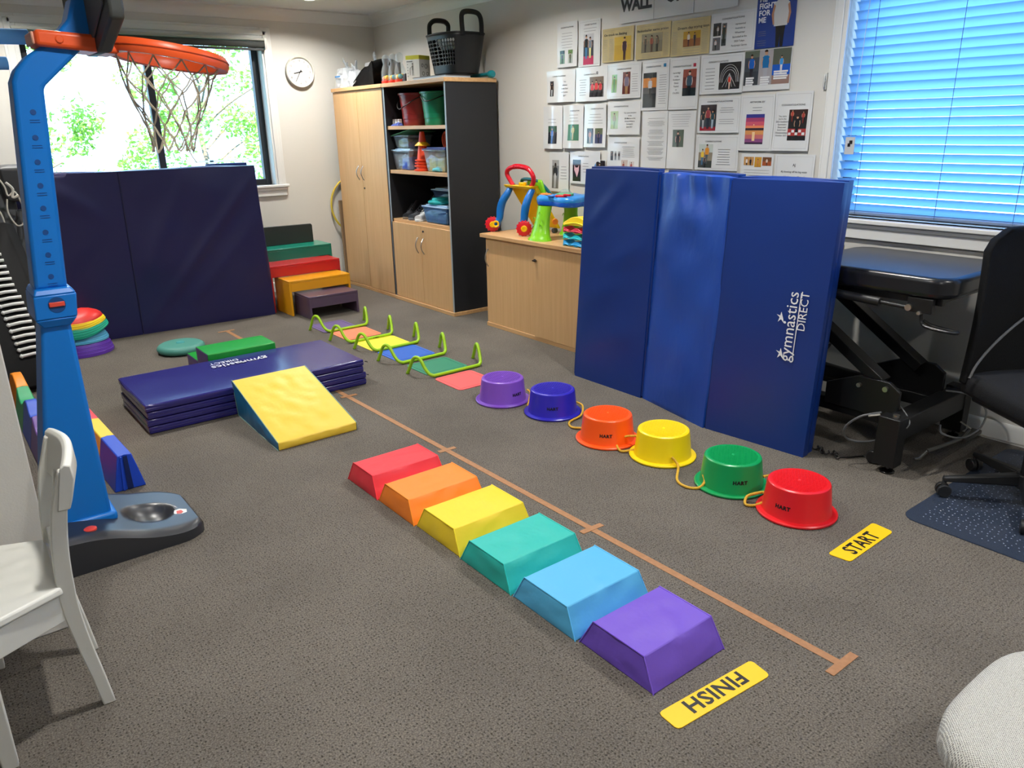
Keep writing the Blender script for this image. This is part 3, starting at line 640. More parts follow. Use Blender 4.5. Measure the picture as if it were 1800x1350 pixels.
# hoop and board in the gap behind the cupboard
O('yellow_hoop', MB().tube([(3.53+.275*math.cos(a*PI/24), 7.02+.012*math.sin(a*PI/24), .745+.275*math.sin(a*PI/24)) for a in range(48)], .0095, 8, closed=True), C((206, 182, 60), .4), cat='hoop', label='yellow hoop hanging in the gap beside the tall cupboard')
O('brown_board', MB().hexa([(3.315, 6.950, 0), (3.70, 6.950, 0), (3.70, 6.966, 0), (3.315, 6.966, 0), (3.315, 6.978, .80), (3.70, 6.978, .80), (3.70, 6.994, .80), (3.315, 6.994, .80)]), M('brown_board_paint', (136, 110, 82), .6), cat='board', label='brown board leaning in the gap beside the tall cupboard', bevel=.004)
# wall clock
ck = T('wall_clock', 'round white wall clock with black hands between window and cupboard', 'clock', (3.075, YB, 1.945)); cx_, cz_ = 3.075, 1.945
RX = Matrix.Translation((cx_, YB, cz_)) @ Matrix.Rotation(math.radians(90), 4, 'X')
O('case', MB().lathe([(.128, 0), (.133, .006), (.133, .03), (.128, .036), (.12, .032), (.119, .02)], (0, 0, 0), 48).xf(RX), C((224, 221, 210), .35), ck)
O('dial', MB().lathe([(0, .012), (.12, .012), (.12, .02), (0, .02)], (0, 0, 0), 48).xf(RX), C((230, 228, 218), .5), ck, smooth=20)
nm = MB()
for h in range(1, 13):
    a = PI/2-2*PI*h/12; px, pz = .096*math.cos(a), .096*math.sin(a)
    text(nm, str(h), lambda x, y, px=px, pz=pz: (cx_+px+x, YB-.0208, cz_+pz+y-.008), .024, 0.0, 'CENTER')
O('numerals', nm, C((60, 58, 54)), ck, smooth=None)
def hand(name, ang, L_, wd):
    a = PI/2-ang; d = Vector((math.cos(a), 0, math.sin(a))); n_ = Vector((-d.z, 0, d.x)); c = Vector((cx_, YB-.0225, cz_))
    O(name, MB().prism([c-d*.02-n_*wd, c+d*L_-n_*wd*.7, c+d*L_+n_*wd*.7, c-d*.02+n_*wd], (0, -.0015, 0)), C((18, 18, 20)), ck)
hand('hour_hand', 2*PI*(8+35/60)/12, .062, .0042); hand('minute_hand', 2*PI*35/60, .092, .003)
# ================================================================== NESTED STEP BENCHES
def bench(x0, x1, y0, y1, h, apron, col, label):
    t = T('step_bench', label, 'step', ((x0+x1)/2, (y0+y1)/2, 0), 'nested painted step benches'); m = C(col, .3, .3)
    O('top', MB().box(x0, x1, y0, y1, h-.018, h), m, t, bevel=.003)
    O('apron', MB().box(x0+.018, x1-.018, y0+.002, y0+.018, h-apron, h-.018), m, t, bevel=.002)
    for a in (x0, x1-.018): O('side_panel', MB().box(a, a+.018, y0, y1, 0, h-.018), m, t, bevel=.002)
bench(2.40, 2.83, 5.75, 6.05, .183, .092, (84, 66, 88), 'low dark purple step bench at the front of the nested set')
bench(2.335, 2.878, 5.97, 6.28, .289, .09, (228, 158, 22), 'yellow step bench behind the low purple one')
bench(2.27, 2.90, 6.19, 6.50, .388, .095, (190, 24, 34), 'red step bench between the yellow and green ones')
bench(2.20, 2.936, 6.41, 6.70, .490, .098, (14, 128, 104), 'tallest green step bench at the back of the nested set')
O('blackboard', MB().prism([(2.31, 6.625, .49), (2.868, 6.625, .49), (2.868, 6.625, .638), (2.858, 6.625, .652), (2.31, 6.625, .658)], (0, .018, 0)), M('black_board_paint', (38, 41, 38), .55), cat='board', label='black board standing at the back of the green step bench', bevel=.004)
# ================================================================== BIG MATS
NAVY = M('navy_vinyl', (32, 30, 78), .34, bump=(5, .10, 3)); BLUEV = M('blue_vinyl', (16, 50, 124), .36, bump=(5, .16, 3)); PURPV = M('dark_blue_vinyl', (42, 38, 112), .20, bump=(6, .05, 3), spec=.7)
def panel(parent, a, b, lean, h, th, mat, puff=.008, wr=.006, ws=3.0, z0=0.0, lean2=None, crease=None, res=(14, 3, 28)):
    """mat panel standing on floor line a-b, leaning by the vector lean, th thick to the rear (left of a->b looking down)"""
    a = Vector((*a, z0)); b = Vector((*b, z0)); l = Vector((*lean, h)); l2 = Vector((*(lean2 or lean), h)); d = (b-a).normalized(); nr = Vector((-d.y, d.x, 0))*th
    v = [a, b, b+nr, a+nr, a+l, b+l2, b+l2+nr, a+l+nr]
    m = MB().puffy(v, res, puff, wr, ws)
    if crease:
        nf = -nr.normalized(); L_ = (b-a).length
        for k, p in enumerate(m.v):
            q = p-a; s_ = q.dot(d); z_ = p.z/h; dep = (q - d*s_ - l*z_).dot(nf)
            if dep > -th*.4: m.v[k] = p + nf*crease(min(1, max(0, s_/L_)), z_)
    return O('panel', m, mat, parent, smooth=50)
def ridge(s_, z_, s0, z0, s1, z1, wd_, hh):
    dx, dz = s1-s0, z1-z0; L2 = dx*dx+dz*dz; t = max(0, min(1, ((s_-s0)*dx+(z_-z0)*dz)/L2)); dd = math.hypot(s_-s0-dx*t, z_-z0-dz*t)
    return hh*math.exp(-(dd/wd_)**2)*math.sin(PI*min(1, max(0, .08+t*.84)))
def crease_mid(s_, z_):
    e = math.sin(PI*s_)**.5
    a = .010*math.sin(26*s_+14*z_)*math.exp(-((1-z_)/.10)**2)*e
    return a + ridge(s_, z_, .05, .97, .75, .80, .07, .012) - ridge(s_, z_, .1, .90, .9, .92, .06, .010) + ridge(s_, z_, .2, .55, .8, .70, .09, .006) + ridge(s_, z_, .15, .35, .7, .42, .08, -.005)
def crease_left(s_, z_): return ridge(s_, z_, .1, .75, .6, .95, .04, .006)+ridge(s_, z_, .3, .55, .95, .70, .05, .005)+ridge(s_, z_, .1, .40, .7, .52, .05, .005)+ridge(s_, z_, .2, .2, .9, .30, .06, .005)
def crease_navy(s_, z_): return ridge(s_, z_, .03, .03, .98, .97, .035, .014)+ridge(s_, z_, .25, .05, 1.0, .70, .05, .008)+ridge(s_, z_, .05, .35, .45, .95, .05, .007)
def crease_navy2(s_, z_): return ridge(s_, z_, .35, .97, .85, .75, .05, .010)+ridge(s_, z_, .2, .3, .8, .7, .07, .006)
BLUESHEEN = M('creased_vinyl_sheen_tint', (12, 66, 160), .40, bump=(6, .42, 4, (1, 1, .55)), spec=.7)  # window reflection put into the colour: lighter blue for the creased middle panel
bmat = T('folding_mat', 'bright blue concertina gym mat standing on edge with white lettering', 'mat', (3.05, 2.5, 0))
A, B_, C_, D_ = (3.02, 3.292), (3.02, 2.752), (2.935, 2.235), (2.985, 1.72)
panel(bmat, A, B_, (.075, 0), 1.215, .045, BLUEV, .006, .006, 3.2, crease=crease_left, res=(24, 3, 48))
panel(bmat, (3.028, 2.742), (2.928, 2.243), (.085, 0), 1.21, .045, BLUESHEEN, .010, .016, 3.6, crease=crease_mid, res=(28, 3, 56))
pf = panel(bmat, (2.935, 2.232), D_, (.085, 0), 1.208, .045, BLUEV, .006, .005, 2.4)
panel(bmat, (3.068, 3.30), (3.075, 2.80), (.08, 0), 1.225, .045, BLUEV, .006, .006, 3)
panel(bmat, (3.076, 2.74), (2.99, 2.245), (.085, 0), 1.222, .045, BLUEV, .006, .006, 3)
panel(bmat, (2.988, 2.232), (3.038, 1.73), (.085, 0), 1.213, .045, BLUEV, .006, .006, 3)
for (p, q) in (((3.018, 3.30), 0), ((3.018, 2.747), 0), ((2.932, 2.2375), 0)):
    O('hinge_seam', MB().tube([(p[0]+.012, p[1], .01), (p[0]+.092, p[1], 1.20)], .006, 6), M('seam_blue', (14, 44, 110), .4), bmat)
WHITE = C((232, 234, 238), .4)
pa, pb = Vector((2.935, 2.232, 0)), Vector((*D_, 0)); pu = Vector((.085, 0, 1.208)).normalized(); pd = (pb-pa).normalized(); pn = pd.cross(pu).normalized()
if pn.x > 0: pn = -pn
def onpanel(s, z, off=.009):    # s metres along the panel from its left seam, z metres up
    return pa + pd*s + pu*z + pn*off
lt = MB()
text(lt, 'gymnastics', lambda x, y: onpanel(.392-y, .425+x), .075, .002, 'LEFT', width=.315)
text(lt, 'DIRECT', lambda x, y: onpanel(.420-y+.02, .572+x), .052, .0, 'LEFT', width=.17)
lt.add([onpanel(.401, .44), onpanel(.401, .74), onpanel(.405, .74), onpanel(.405, .44)], [(0, 1, 2, 3)])
fg = [(0, 0), (.012, .005), (.03, .012), (.012, .016), (.016, .034), (.004, .018), (-.018, .024), (-.004, .010), (-.02, -.006)]
O('lettering', lt, WHITE, pf, smooth=None); lt = MB()
lt.add([onpanel(.335-y, .615+x) for x, y in fg], [tuple(range(len(fg)))]); lt.add([onpanel(.345-.006*math.sin(k), .60+.006*math.cos(k)) for k in range(6)], [tuple(range(6))])
lt.add([onpanel(.355-y*1.0, .452+x) for x, y in fg], [tuple(range(len(fg)))])
O('figure_logo', lt, WHITE, pf, smooth=None, kind='stuff')
nmat = T('gym_mat', 'large dark navy gym mat standing on edge under the back window', 'mat', (1.6, 6.22, 0))
panel(nmat, (1.243, 6.19), (2.262, 6.15), (-.022, .02), 1.195, .06, NAVY, .008, .02, 2.0, crease=crease_navy, res=(40, 3, 44))
panel(nmat, (.42, 6.20), (1.237, 6.19), (.0, .02), 1.195, .06, NAVY, .008, .012, 2.2, lean2=(.025, .02), crease=crease_navy2, res=(32, 3, 44))
panel(nmat, (1.30, 6.30), (2.255, 6.235), (-.02, .02), 1.19, .055, NAVY, .006, .01, 2.2)
panel(nmat, (.45, 6.30), (1.28, 6.29), (0, .02), 1.19, .055, NAVY, .006, .01, 2.2)
O('hinge_seam', MB().tube([(1.24, 6.19, .01), (1.262, 6.208, 1.19)], .006, 6), C((22, 20, 58)), nmat)
# third fold seen behind at the top
panel(nmat, (1.85, 6.36), (2.17, 6.355), (.1, .06), 1.21, .03, BLUEV, .004, .004)
# mat folded flat: four layers
fm = T('folded_mat', 'dark blue gym mat folded flat in four layers behind the yellow wedge', 'mat', (1.36, 4.27, 0))
for k in range(4):
    z0 = .0405*k; e = (.0, .006, -.004, .004)[k]; x0, x1 = .745-e*.6, 1.972-.006*k+e
    y0, y1 = 3.99-.004*k, 4.56+.003*k
    O('mat_layer', MB().puffy([(x0, y0, z0+.001), (x1, y0, z0+.001), (x1, y1, z0+.001), (x0, y1, z0+.001), (x0, y0, z0+.039), (x1, y0, z0+.039), (x1, y1, z0+.039), (x0, y1, z0+.039)], (24, 12, 3), .004 if k == 3 else .0015, .004 if k == 3 else .001, 4), PURPV, fm, bevel=.006, smooth=45)
    O('seam', MB().tube([(x0-.002, y0-.002, z0+.02), (x1+.002, y0-.002, z0+.02)], .0014, 5), C((70, 64, 130)), fm)
for (zz) in (.06, .14): O('zip_tab', MB().tube([(1.975, 4.0, zz), (1.99, 3.992, zz-.004)], .003, 5), C((20, 20, 24)), fm)
zt = .1685
l2 = MB(); fx = lambda ox, oy: (lambda x, y: (ox-x, oy-y, zt))
text(l2, 'gymnastics', fx(1.535, 4.415), .08, .006, width=.33); text(l2, 'DIRECT', fx(1.38, 4.475), .055, .004, width=.165)
O('lettering', l2, WHITE, fm, smooth=None); l2 = MB()
l2.add([(1.37+x, 4.40-y, zt) for x, y in fg], [tuple(range(len(fg)))[::-1]])
O('figure_logo', l2, WHITE, fm, smooth=None)
# wedge
wd = T('foam_wedge', 'yellow topped foam wedge ramp with blue sides leaning to the mat pile', 'wedge', (1.38, 3.68, 0))
YV = M('yellow_vinyl', (232, 196, 62), .42, bump=(9, .12, 3)); BV = M('teal_blue_vinyl', (26, 116, 164), .42, bump=(12, .12))
wv = [(1.172, 3.362, 0), (1.586, 3.362, 0), (1.60, 3.975, 0), (1.192, 3.975, 0), (1.172, 3.362, .04), (1.586, 3.362, .042), (1.592, 3.975, .2), (1.182, 3.975, .2)]
O('cover', MB().puffy(wv, (26, 26, 5), .005, .006, 17, faces=[0, 0, 0, 1, 0, 1]), [YV, BV], wd, bevel=.004, smooth=50)
for q in ((3, 0, 4, 7, 3), (2, 1, 5, 6, 2)): O('piping', MB().tube([wv[k] for k in q], .0026, 5), C((120, 160, 150)), wd)
# green foam steps behind the mat pile
gs = T('foam_steps', 'green topped two level foam step with purple sides behind the mat pile', 'step', (1.46, 4.8, 0))
GV = M('green_vinyl', (24, 150, 52), .38, bump=(8, .08)); PV = C((78, 52, 110), .45)
O('step', MB().puffy([(1.247, 4.60, 0), (1.668, 4.60, 0), (1.668, 4.835, 0), (1.247, 4.835, 0), (1.247, 4.60, .19), (1.668, 4.60, .19), (1.668, 4.835, .19), (1.247, 4.835, .19)], 8, .003, .002, 8, faces=[0, 0, 0, 0, 0, 1]), [GV, PV], gs, bevel=.006, smooth=45)
O('step', MB().puffy([(1.247, 4.837, 0), (1.668, 4.837, 0), (1.668, 5.06, 0), (1.247, 5.06, 0), (1.247, 4.837, .10), (1.668, 4.837, .10), (1.668, 5.06, .10), (1.247, 5.06, .10)], 6, .003, .002, 8, faces=[0, 0, 0, 0, 0, 1]), [GV, PV], gs, bevel=.005, smooth=45)
# balance disc
bd = T('balance_disc', 'round teal air cushion with raised rings on the carpet', 'cushion', (1.325, 5.50, 0)); BDM = C((78, 146, 134), .5)
pr = [(0, 0), (.11, 0), (.145, .008), (.158, .026), (.155, .044), (.142, .056)] + [(.142-.0142*k*1.0, .058+.0035*(1-(1-k/9)**2)*2+(.003 if k % 2 else 0)) for k in range(1, 10)] + [(0, .066)]
O('cushion', MB().lathe(pr, (1.325, 5.50, 0), 48), BDM, bd, smooth=60)
O('centre_cap', MB().lathe([(0, .063), (.03, .063), (.026, .0705), (0, .0715)], (1.325, 5.50, 0), 24), C((72, 158, 158), .5), bd)
# river stones: six stacked rocking bowls
stx, sty = .785, 5.96
def stone(z, col, wave, h, r0, r1, label, up=True, lift=0):
    t = T('river_stone', label, 'stepping stone', (stx, sty, z), 'rainbow stack of stepping stones'); m = MB(); N, K = 40, 8; vs_ = []; dome = r1 < .1
    for k in range(K+1):
        tt = k/K
        for i in range(N):
            a = 2*PI*i/N; wv_ = wave*math.cos(2*(a-2.9))
            r = r0*math.sqrt(max(.01, 1-(tt*.97)**2)) if dome else r0+(r1-r0)*tt**1.6; rib = .002 if k % 2 else 0
            vs_.append((stx+(r+rib)*math.cos(a)*1.0, sty+(r+rib)*math.sin(a)*.92, z+lift+wv_*(1-tt*.55)+h*tt))
    c0 = len(vs_); vs_.append((stx, sty, z+lift+h*1.02)); 
    fs = [(k*N+i, k*N+(i+1) % N, (k+1)*N+(i+1) % N, (k+1)*N+i) for k in range(K) for i in range(N)] + [(K*N+i, K*N+(i+1) % N, c0) for i in range(N)]
    c1 = len(vs_); vs_.append((stx, sty, z+lift+.002)); fs += [((i+1) % N, i, c1) for i in range(N)]
    O('stone', m.add(vs_, fs), C(col, .4), t, smooth=50)
    rb_ = MB()
    for q in ((.25, .5, .75) if r1 > .1 else ()):
        rr = r0+(r1-r0)*q**1.6+.0015
        rb_.tube([(stx+rr*math.cos(2*PI*i/N), sty+rr*.92*math.sin(2*PI*i/N), z+lift+wave*math.cos(2*(2*PI*i/N-2.9))*(1-q*.55)+h*q) for i in range(N)], .0022, 5, closed=True)
    if rb_.v: O('grip_ribs', rb_, C(tuple(min(255, int(c*1.15+12)) for c in col), .4), t)
stone(.0, (96, 52, 168), .0, .085, .198, .172, 'purple stepping stone at the bottom of the rainbow stack')
stone(.088, (86, 172, 210), .0, .055, .178, .155, 'light blue stepping stone second from the bottom of the stack')
stone(.155, (26, 168, 138), .026, .055, .190, .176, 'green stepping stone in the middle of the rainbow stack')
stone(.198, (248, 200, 20), .022, .045, .178, .163, 'yellow stepping stone under the red one')
stone(.232, (222, 46, 40), .016, .075, .164, .04, 'red domed stepping stone on top of the rainbow stack')
# ================================================================== FLOOR MARKING TAPE AND RUBBER SQUARES
TAPE = M('brown_tape', (172, 124, 84), .6, var=((156, 110, 72), 60))
tp = T('floor_tape', 'long strip of brown tape with short cross marks along the carpet', 'tape', (1.815, 3.3, 0))
def strip(x0, x1, y0, y1, z, sk=0.0): return MB().add([(x0, y0, .0006), (x1, y0+sk, .0006), (x1, y1+sk, .0006), (x0, y1, .0006), (x0, y0, z), (x1, y0+sk, z), (x1, y1+sk, z), (x0, y1, z)], [(0, 3, 2, 1), (4, 5, 6, 7), (0, 1, 5, 4), (1, 2, 6, 5), (2, 3, 7, 6), (3, 0, 4, 7)])
ln = MB().hexa([(1.800, .862, .0006), (1.828, .862, .0006), (1.772, 5.86, .0006), (1.744, 5.86, .0006), (1.800, .862, .0016), (1.828, .862, .0016), (1.772, 5.86, .0016), (1.744, 5.86, .0016)])
O('tape_line', ln, TAPE, tp, smooth=None)
for (a, b, y, s) in ((1.752, 1.882, .845, .0), (1.752, 1.856, 1.853, -.004), (1.750, 1.842, 2.838, -.004), (1.742, 1.838, 3.852, -.006), (1.692, 1.815, 5.842, 0)):
    O('tape_mark', strip(a, b, y, y+.026, .0024, s), TAPE, tp, smooth=None)
SQ = [((104, 84, 132), 'dull purple'), ((246, 134, 96), 'orange'), ((240, 222, 62), 'yellow'), ((40, 96, 192), 'blue'), ((44, 130, 100), 'green'), ((244, 98, 98), 'coral red')]
for i, ((col, nm_), (y0, y1, x0, x1)) in enumerate(zip(SQ, ((5.28, 5.585, 2.30, 2.585), (4.97, 5.255, 2.33, 2.62), (4.595, 4.88, 2.335, 2.65), (4.26, 4.555, 2.34, 2.64), (3.875, 4.155, 2.335, 2.64), (3.515, 3.80, 2.325, 2.60)))):
    r = .03; o_ = []
    for cxq, cyq, a0 in ((x1-r, y0+r, -90), (x1-r, y1-r, 0), (x0+r, y1-r, 90), (x0+r, y0+r, 180)): o_ += [(cxq+r*math.cos(math.radians(a0+k*22.5)), cyq+r*math.sin(math.radians(a0+k*22.5)), .0005) for k in range(5)]
    wh = ('furthest from the camera', 'under the second green hurdle', 'in the middle of the hurdles', 'under the fourth green hurdle', 'under the nearest green hurdle', 'nearest the purple bucket')[i]
    t = T('rubber_square', '%s rubber floor square %s' % (nm_, wh), 'floor marker', ((x0+x1)/2, (y0+y1)/2, 0), 'rubber floor squares between the hurdles')
    O('square', MB().prism(o_, (0, 0, .003)), C(col, .55), t)
    e = .022; O('raised_border', MB().tube([(x0+e, y0+e, .0035), (x1-e, y0+e, .0035), (x1-e, y1-e, .0035), (x0+e, y1-e, .0035)], .0015, 5, closed=True), C(tuple(int(c*.93) for c in col), .55), t)
# ================================================================== HURDLES
HG = M('lime_tube', (158, 206, 30), .3)
hl = ('furthest from the camera, beside the purple step bench', 'second from the back with a small black label', 'third, over the yellow square', 'fourth from the back, over the blue square', 'nearest the purple bucket')
HP = ((2.318, 2.652, 5.285), (2.302, 2.655, 4.90), (2.335, 2.69, 4.58), (2.32, 2.675, 4.21), (2.325, 2.70, 3.84))
for i, (x0, x1, y) in enumerate(HP):
    t = T('mini_hurdle', 'lime green bent tube hurdle ' + hl[i], 'hurdle', ((x0+x1)/2, y+.06, 0), 'lime green hurdles over the rubber squares')
    L = [(x0-.062, y+.165, .0), (x0-.056, y+.138, .05), (x0-.050, y+.116, .094), (x0-.044, y+.094, .117), (x0-.035, y+.070, .119), (x0-.027, y+.048, .10), (x0-.019, y+.024, .06), (x0-.006, y+.0, .028), (x0+.014, y-.013, .015), (x0+.045, y-.015, .012)]
    Rr = [(x1+(x0-px)*1.0, py, pz) for px, py, pz in L]
    path = smoothpath(L + Rr[::-1], 5)
    O('bent_tube', MB().tube(path, .0105, 10), HG, t, smooth=70)
    for e in (path[0], path[-1]): O('foot_cap', MB().cyl((e.x, e.y, 0.0), (e.x, e.y-.004, .008), .0115, 10), C((110, 150, 30)), t)
    if i == 1:
        lb = MB(); text(lb, 'GYMBO', lambda a, b, y=y: (2.49+a, y-.0262, .006+b), .014, .02, 'LEFT'); O('label_print', lb, C((40, 60, 20)), t, smooth=None)
# ================================================================== SIX STEPPING BUCKETS
ROPE = M('yellow_rope', (228, 178, 52), .55, bump=(240, .5))
def wrap(ox, oy, r, ang, z, tap):
    def f(x, y):
        a = ang+x/r; rr = r+.0012-tap*y
        return (ox+rr*math.cos(a), oy+rr*math.sin(a), z+y)
    return f
BK = [('purple', (126, 78, 190), 2.425, 3.235, -88), ('dark blue', (44, 38, 176), 2.508, 2.905, -131), ('orange', (252, 88, 20), 2.47, 2.455, -138), ('yellow', (246, 212, 10), 2.525, 2.15, None), ('green', (8, 150, 80), 2.52, 1.765, -128), ('red', (226, 28, 36), 2.515, 1.452, -173)]
RP = {0: [(2.544, 3.164, .05), (2.538, 3.13, .04), (2.49, 3.085, .01), (2.455, 3.05, .008), (2.475, 3.035, .012)], 1: [(2.615, 2.835, .05), (2.618, 2.79, .04), (2.565, 2.745, .015), (2.468, 2.725, .007), (2.428, 2.665, .007), (2.452, 2.61, .012)],
      2: [(2.50, 2.285, .06), (2.46, 2.335, .05), (2.425, 2.345, .02), (2.40, 2.295, .008), (2.43, 2.265, .012), (2.455, 2.245, .02)], 3: [(2.455, 2.035, .05), (2.458, 2.00, .018), (2.365, 1.926, .007), (2.342, 1.86, .007), (2.372, 1.818, .007), (2.402, 1.81, .03), (2.415, 1.83, .05)],
      4: [(2.46, 1.56, .055), (2.47, 1.585, .045), (2.435, 1.622, .025), (2.40, 1.605, .008), (2.42, 1.575, .008), (2.455, 1.545, .03)], 5: [(2.59, 1.66, .05), (2.628, 1.64, .05), (2.62, 1.595, .05), (2.585, 1.568, .05)]}
for i, (nm_, col, x, y, ang) in enumerate(BK):
    t = T('stepping_bucket', '%s upturned stepping bucket%s' % (nm_, (' beside the coral rubber square', ' between the purple and orange ones', ' printed HART beside the yellow one', ' with plain sides and a looping yellow rope', ' second nearest the START sign', ' nearest the START sign')[i]), 'bucket', (x, y, 0), 'row of upturned stepping buckets')
    bmat_ = C(col, .3)
    O('shell', MB().lathe([(0, .005), (.12, .004), (.146, 0), (.152, .003), (.153, .009), (.148, .013), (.132, .014), (.130, .018), (.1185, .122), (.116, .130), (.110, .134), (.104, .135), (.10, .1335), (0, .1335)], (x, y, 0), 48), bmat_, t, smooth=35)
    g = MB(); r_ = .099
    for k in range(-8, 9):
        d = k*.0118
        if abs(d) >= r_: continue
        h_ = math.sqrt(r_*r_-d*d)
        for an in (.6, .6+PI/2):
            ca, sa = math.cos(an), math.sin(an); P = [(d, -h_), (d+.0022, -h_), (d+.0022, h_), (d, h_)]
            g.prism([(x+a*ca-b*sa, y+a*sa+b*ca, .1335) for a, b in P], (0, 0, .0014))
    O('grip_grid', g, bmat_, t, smooth=None)
    O('centre_pip', MB().lathe([(0, .1335), (.006, .1335), (.005, .137), (0, .138)], (x, y, 0), 12), C(tuple(min(255, c+40) for c in col), .3), t)
    if ang is not None:
        lt = MB(); text(lt, 'HART', wrap(x, y, .126, math.radians(ang), .056, .11), .021, .05, 'CENTER', 1.15); O('lettering', lt, C((16, 16, 20)), t, smooth=None)
    O('rope', MB().tube(smoothpath(RP[i], 7), .0058, 8), ROPE, t, smooth=70)
# ================================================================== FOAM BLOCK ROW
FB = [('red', (226, 50, 62), 1.288, 1.628, 2.60, 2.865), ('orange', (250, 134, 38), 1.292, 1.635, 2.315, 2.592), ('yellow', (238, 204, 40), 1.302, 1.638, 2.015, 2.308), ('teal', (36, 180, 168), 1.298, 1.632, 1.715, 2.005), ('light blue', (84, 176, 222), 1.302, 1.630, 1.408, 1.706), ('purple', (112, 80, 196), 1.312, 1.615, 1.108, 1.40)]
for i, (nm_, col, x0, x1, y0, y1) in enumerate(FB):
    t = T('foam_block', '%s vinyl foam stepping block, %s' % (nm_, ('furthest from the camera in the row', 'second in the row behind the yellow one', 'third in the row behind the teal one', 'between the yellow and light blue ones', 'between the teal and purple ones', 'nearest the FINISH sign')[i]), 'block', ((x0+x1)/2, (y0+y1)/2, 0), 'row of rainbow foam stepping blocks')
    h = .092; iy = .047; ix = .010
    v = [(x0, y0, 0), (x1, y0, 0), (x1, y1, 0), (x0, y1, 0), (x0+ix, y0+iy, h), (x1-ix, y0+iy, h), (x1-ix, y1-iy, h), (x0+ix, y1-iy, h)]
    vm = M(nm_.replace(' ', '_')+'_block_vinyl', col, .52, bump=(14, .16, 3))
    O('cover', MB().puffy(v, (14, 12, 7), .003, .006, 17), vm, t, bevel=.003, smooth=50)
    pm_ = C(tuple(min(255, int(c*1.06+10)) for c in col), .4)
    for e in ((v[0], v[4], v[7], v[3]), (v[1], v[5], v[6], v[2])): O('seam_piping', MB().tube(e, .0022, 5), pm_, t)
# ================================================================== START AND FINISH SIGNS
YS = M('yellow_rubber', (250, 200, 8), .5); 
def sign(name, corners, word, fn, size, wdt, label):
    t = T(name, label, 'sign', (sum(c[0] for c in corners)/4, sum(c[1] for c in corners)/4, 0)); P = [Vector((*c, .0006)) for c in corners]; o_ = []
    for k in range(4):
        p, a, b = P[k], P[k-1], P[(k+1) % 4]; r = .012
        o_ += [p+(a-p).normalized()*r, p+(a-p).normalized()*r*.3+(b-p).normalized()*r*.3, p+(b-p).normalized()*r]
    O('strip', MB().prism(o_, (0, 0, .0024)), YS, t)
    lt = MB(); text(lt, word, fn, size, .028, 'CENTER', 1.08, width=wdt); O('lettering', lt, C((22, 20, 12), .5), t, smooth=None)
def basis(o, ex, ey): o, ex, ey = Vector(o), Vector(ex).normalized(), Vector(ey).normalized(); return lambda x, y: o+ex*x+ey*y
sign('start_sign', [(2.330, 1.122), (2.642, 1.130), (2.650, 1.212), (2.318, 1.200)], 'START', basis((2.478, 1.139, .0034), (1, .03, 0), (-.03, 1, 0)), .074, .19, 'yellow rubber strip reading START beside the red bucket')
sign('finish_sign', [(1.266, .984), (1.619, .956), (1.631, 1.028), (1.271, 1.055)], 'FINISH', basis((1.452, 1.032, .0034), (-1, .075, 0), (-.075, -1, 0)), .066, .215, 'yellow rubber strip reading FINISH beside the purple foam block')
# ================================================================== TOY BASKETBALL HOOP
hp = T('basketball_hoop', 'blue toy basketball stand with an orange rim and black base', 'basketball hoop', (.25, 2.98, 0))
HB = M('hoop_blue', (6, 116, 204), .36); HBK = M('hoop_black', (34, 37, 44), .34, spec=1.0); HO = M('hoop_orange', (240, 92, 40), .38)
# base: long moulded foot with a dished ball holder
def basez(x): return .052+.088/(1+math.exp((x-.40)*17))
bm = MB(); NX, NY = 64, 36; bx0, bx1, bya, byb = -.12, .655, 2.765, 3.215
vs_ = []
def bout(i, j):
    u = i/NX; x = bx0+(bx1-bx0)*u; w_ = (byb-bya)/2; k = 1.0
    if u > .80: k = max(.0, 1-((u-.80)/.20)**3.0)*.42+.58
    yc = (bya+byb)/2 + (-.045*((u-.8)/.2)**2 if u > .8 else 0)
    return x, yc, w_*k
for i in range(NX+1):
    for j in range(NY+1):
        x, yc, w_ = bout(i, j); s = -1+2*j/NY; y = yc+w_*s; z = basez(x)
        e = max(abs(s), max(0, (i/NX-.9)/.1)); z -= .016*max(0, (e-.8)/.2)**2
        d = math.hypot((x-.50)/.088, (y-2.965)/.088)
        if d < 1: z = z-.040*(1-d**2.5)
        vs_.append((x, y, z))
n0 = (NX+1)*(NY+1)
fs = [(i*(NY+1)+j, (i+1)*(NY+1)+j, (i+1)*(NY+1)+j+1, i*(NY+1)+j+1) for i in range(NX) for j in range(NY)]
bd_ = [i*(NY+1) for i in range(NX+1)] + [NX*(NY+1)+j for j in range(1, NY+1)] + [i*(NY+1)+NY for i in range(NX-1, -1, -1)] + [j for j in range(NY-1, 0, -1)]
low = [(vs_[k][0]*1.0, vs_[k][1], 0) for k in bd_]; o = len(vs_); vs_ += low; nb = len(bd_)
fs += [(bd_[k], o+k, o+(k+1) % nb, bd_[(k+1) % nb]) for k in range(nb)]
fs = [f if q >= NX*NY else f for q, f in enumerate(fs)]
ob = O('base', bm.add(vs_, fs), HBK, hp, smooth=45)
O('red_plug', MB().lathe([(0, 0), (.021, 0), (.021, .006), (.016, .009), (0, .0095)], (.282, 2.832, basez(.282)-.003), 24), C((226, 70, 56), .4), hp)
st = MB(); pts = [(.575, 2.91), (.60, 2.895), (.622, 2.90), (.628, 2.925), (.605, 2.945), (.585, 2.94)]
st.prism([(x, y, basez(x)-.0015) for x, y in pts], (0, 0, .0015)); s2 = MB().prism([(.585+.028*a, 2.905+.028*b, basez(.6)) for a, b in ((0, 0), (.5, -.2), (.9, .1), (.8, .8), (.2, .9))], (0, 0, .0012))
so_ = O('sticker', st, C((230, 228, 222)), hp, smooth=None); O('sticker_print', s2, C((214, 84, 74)), so_, smooth=None)
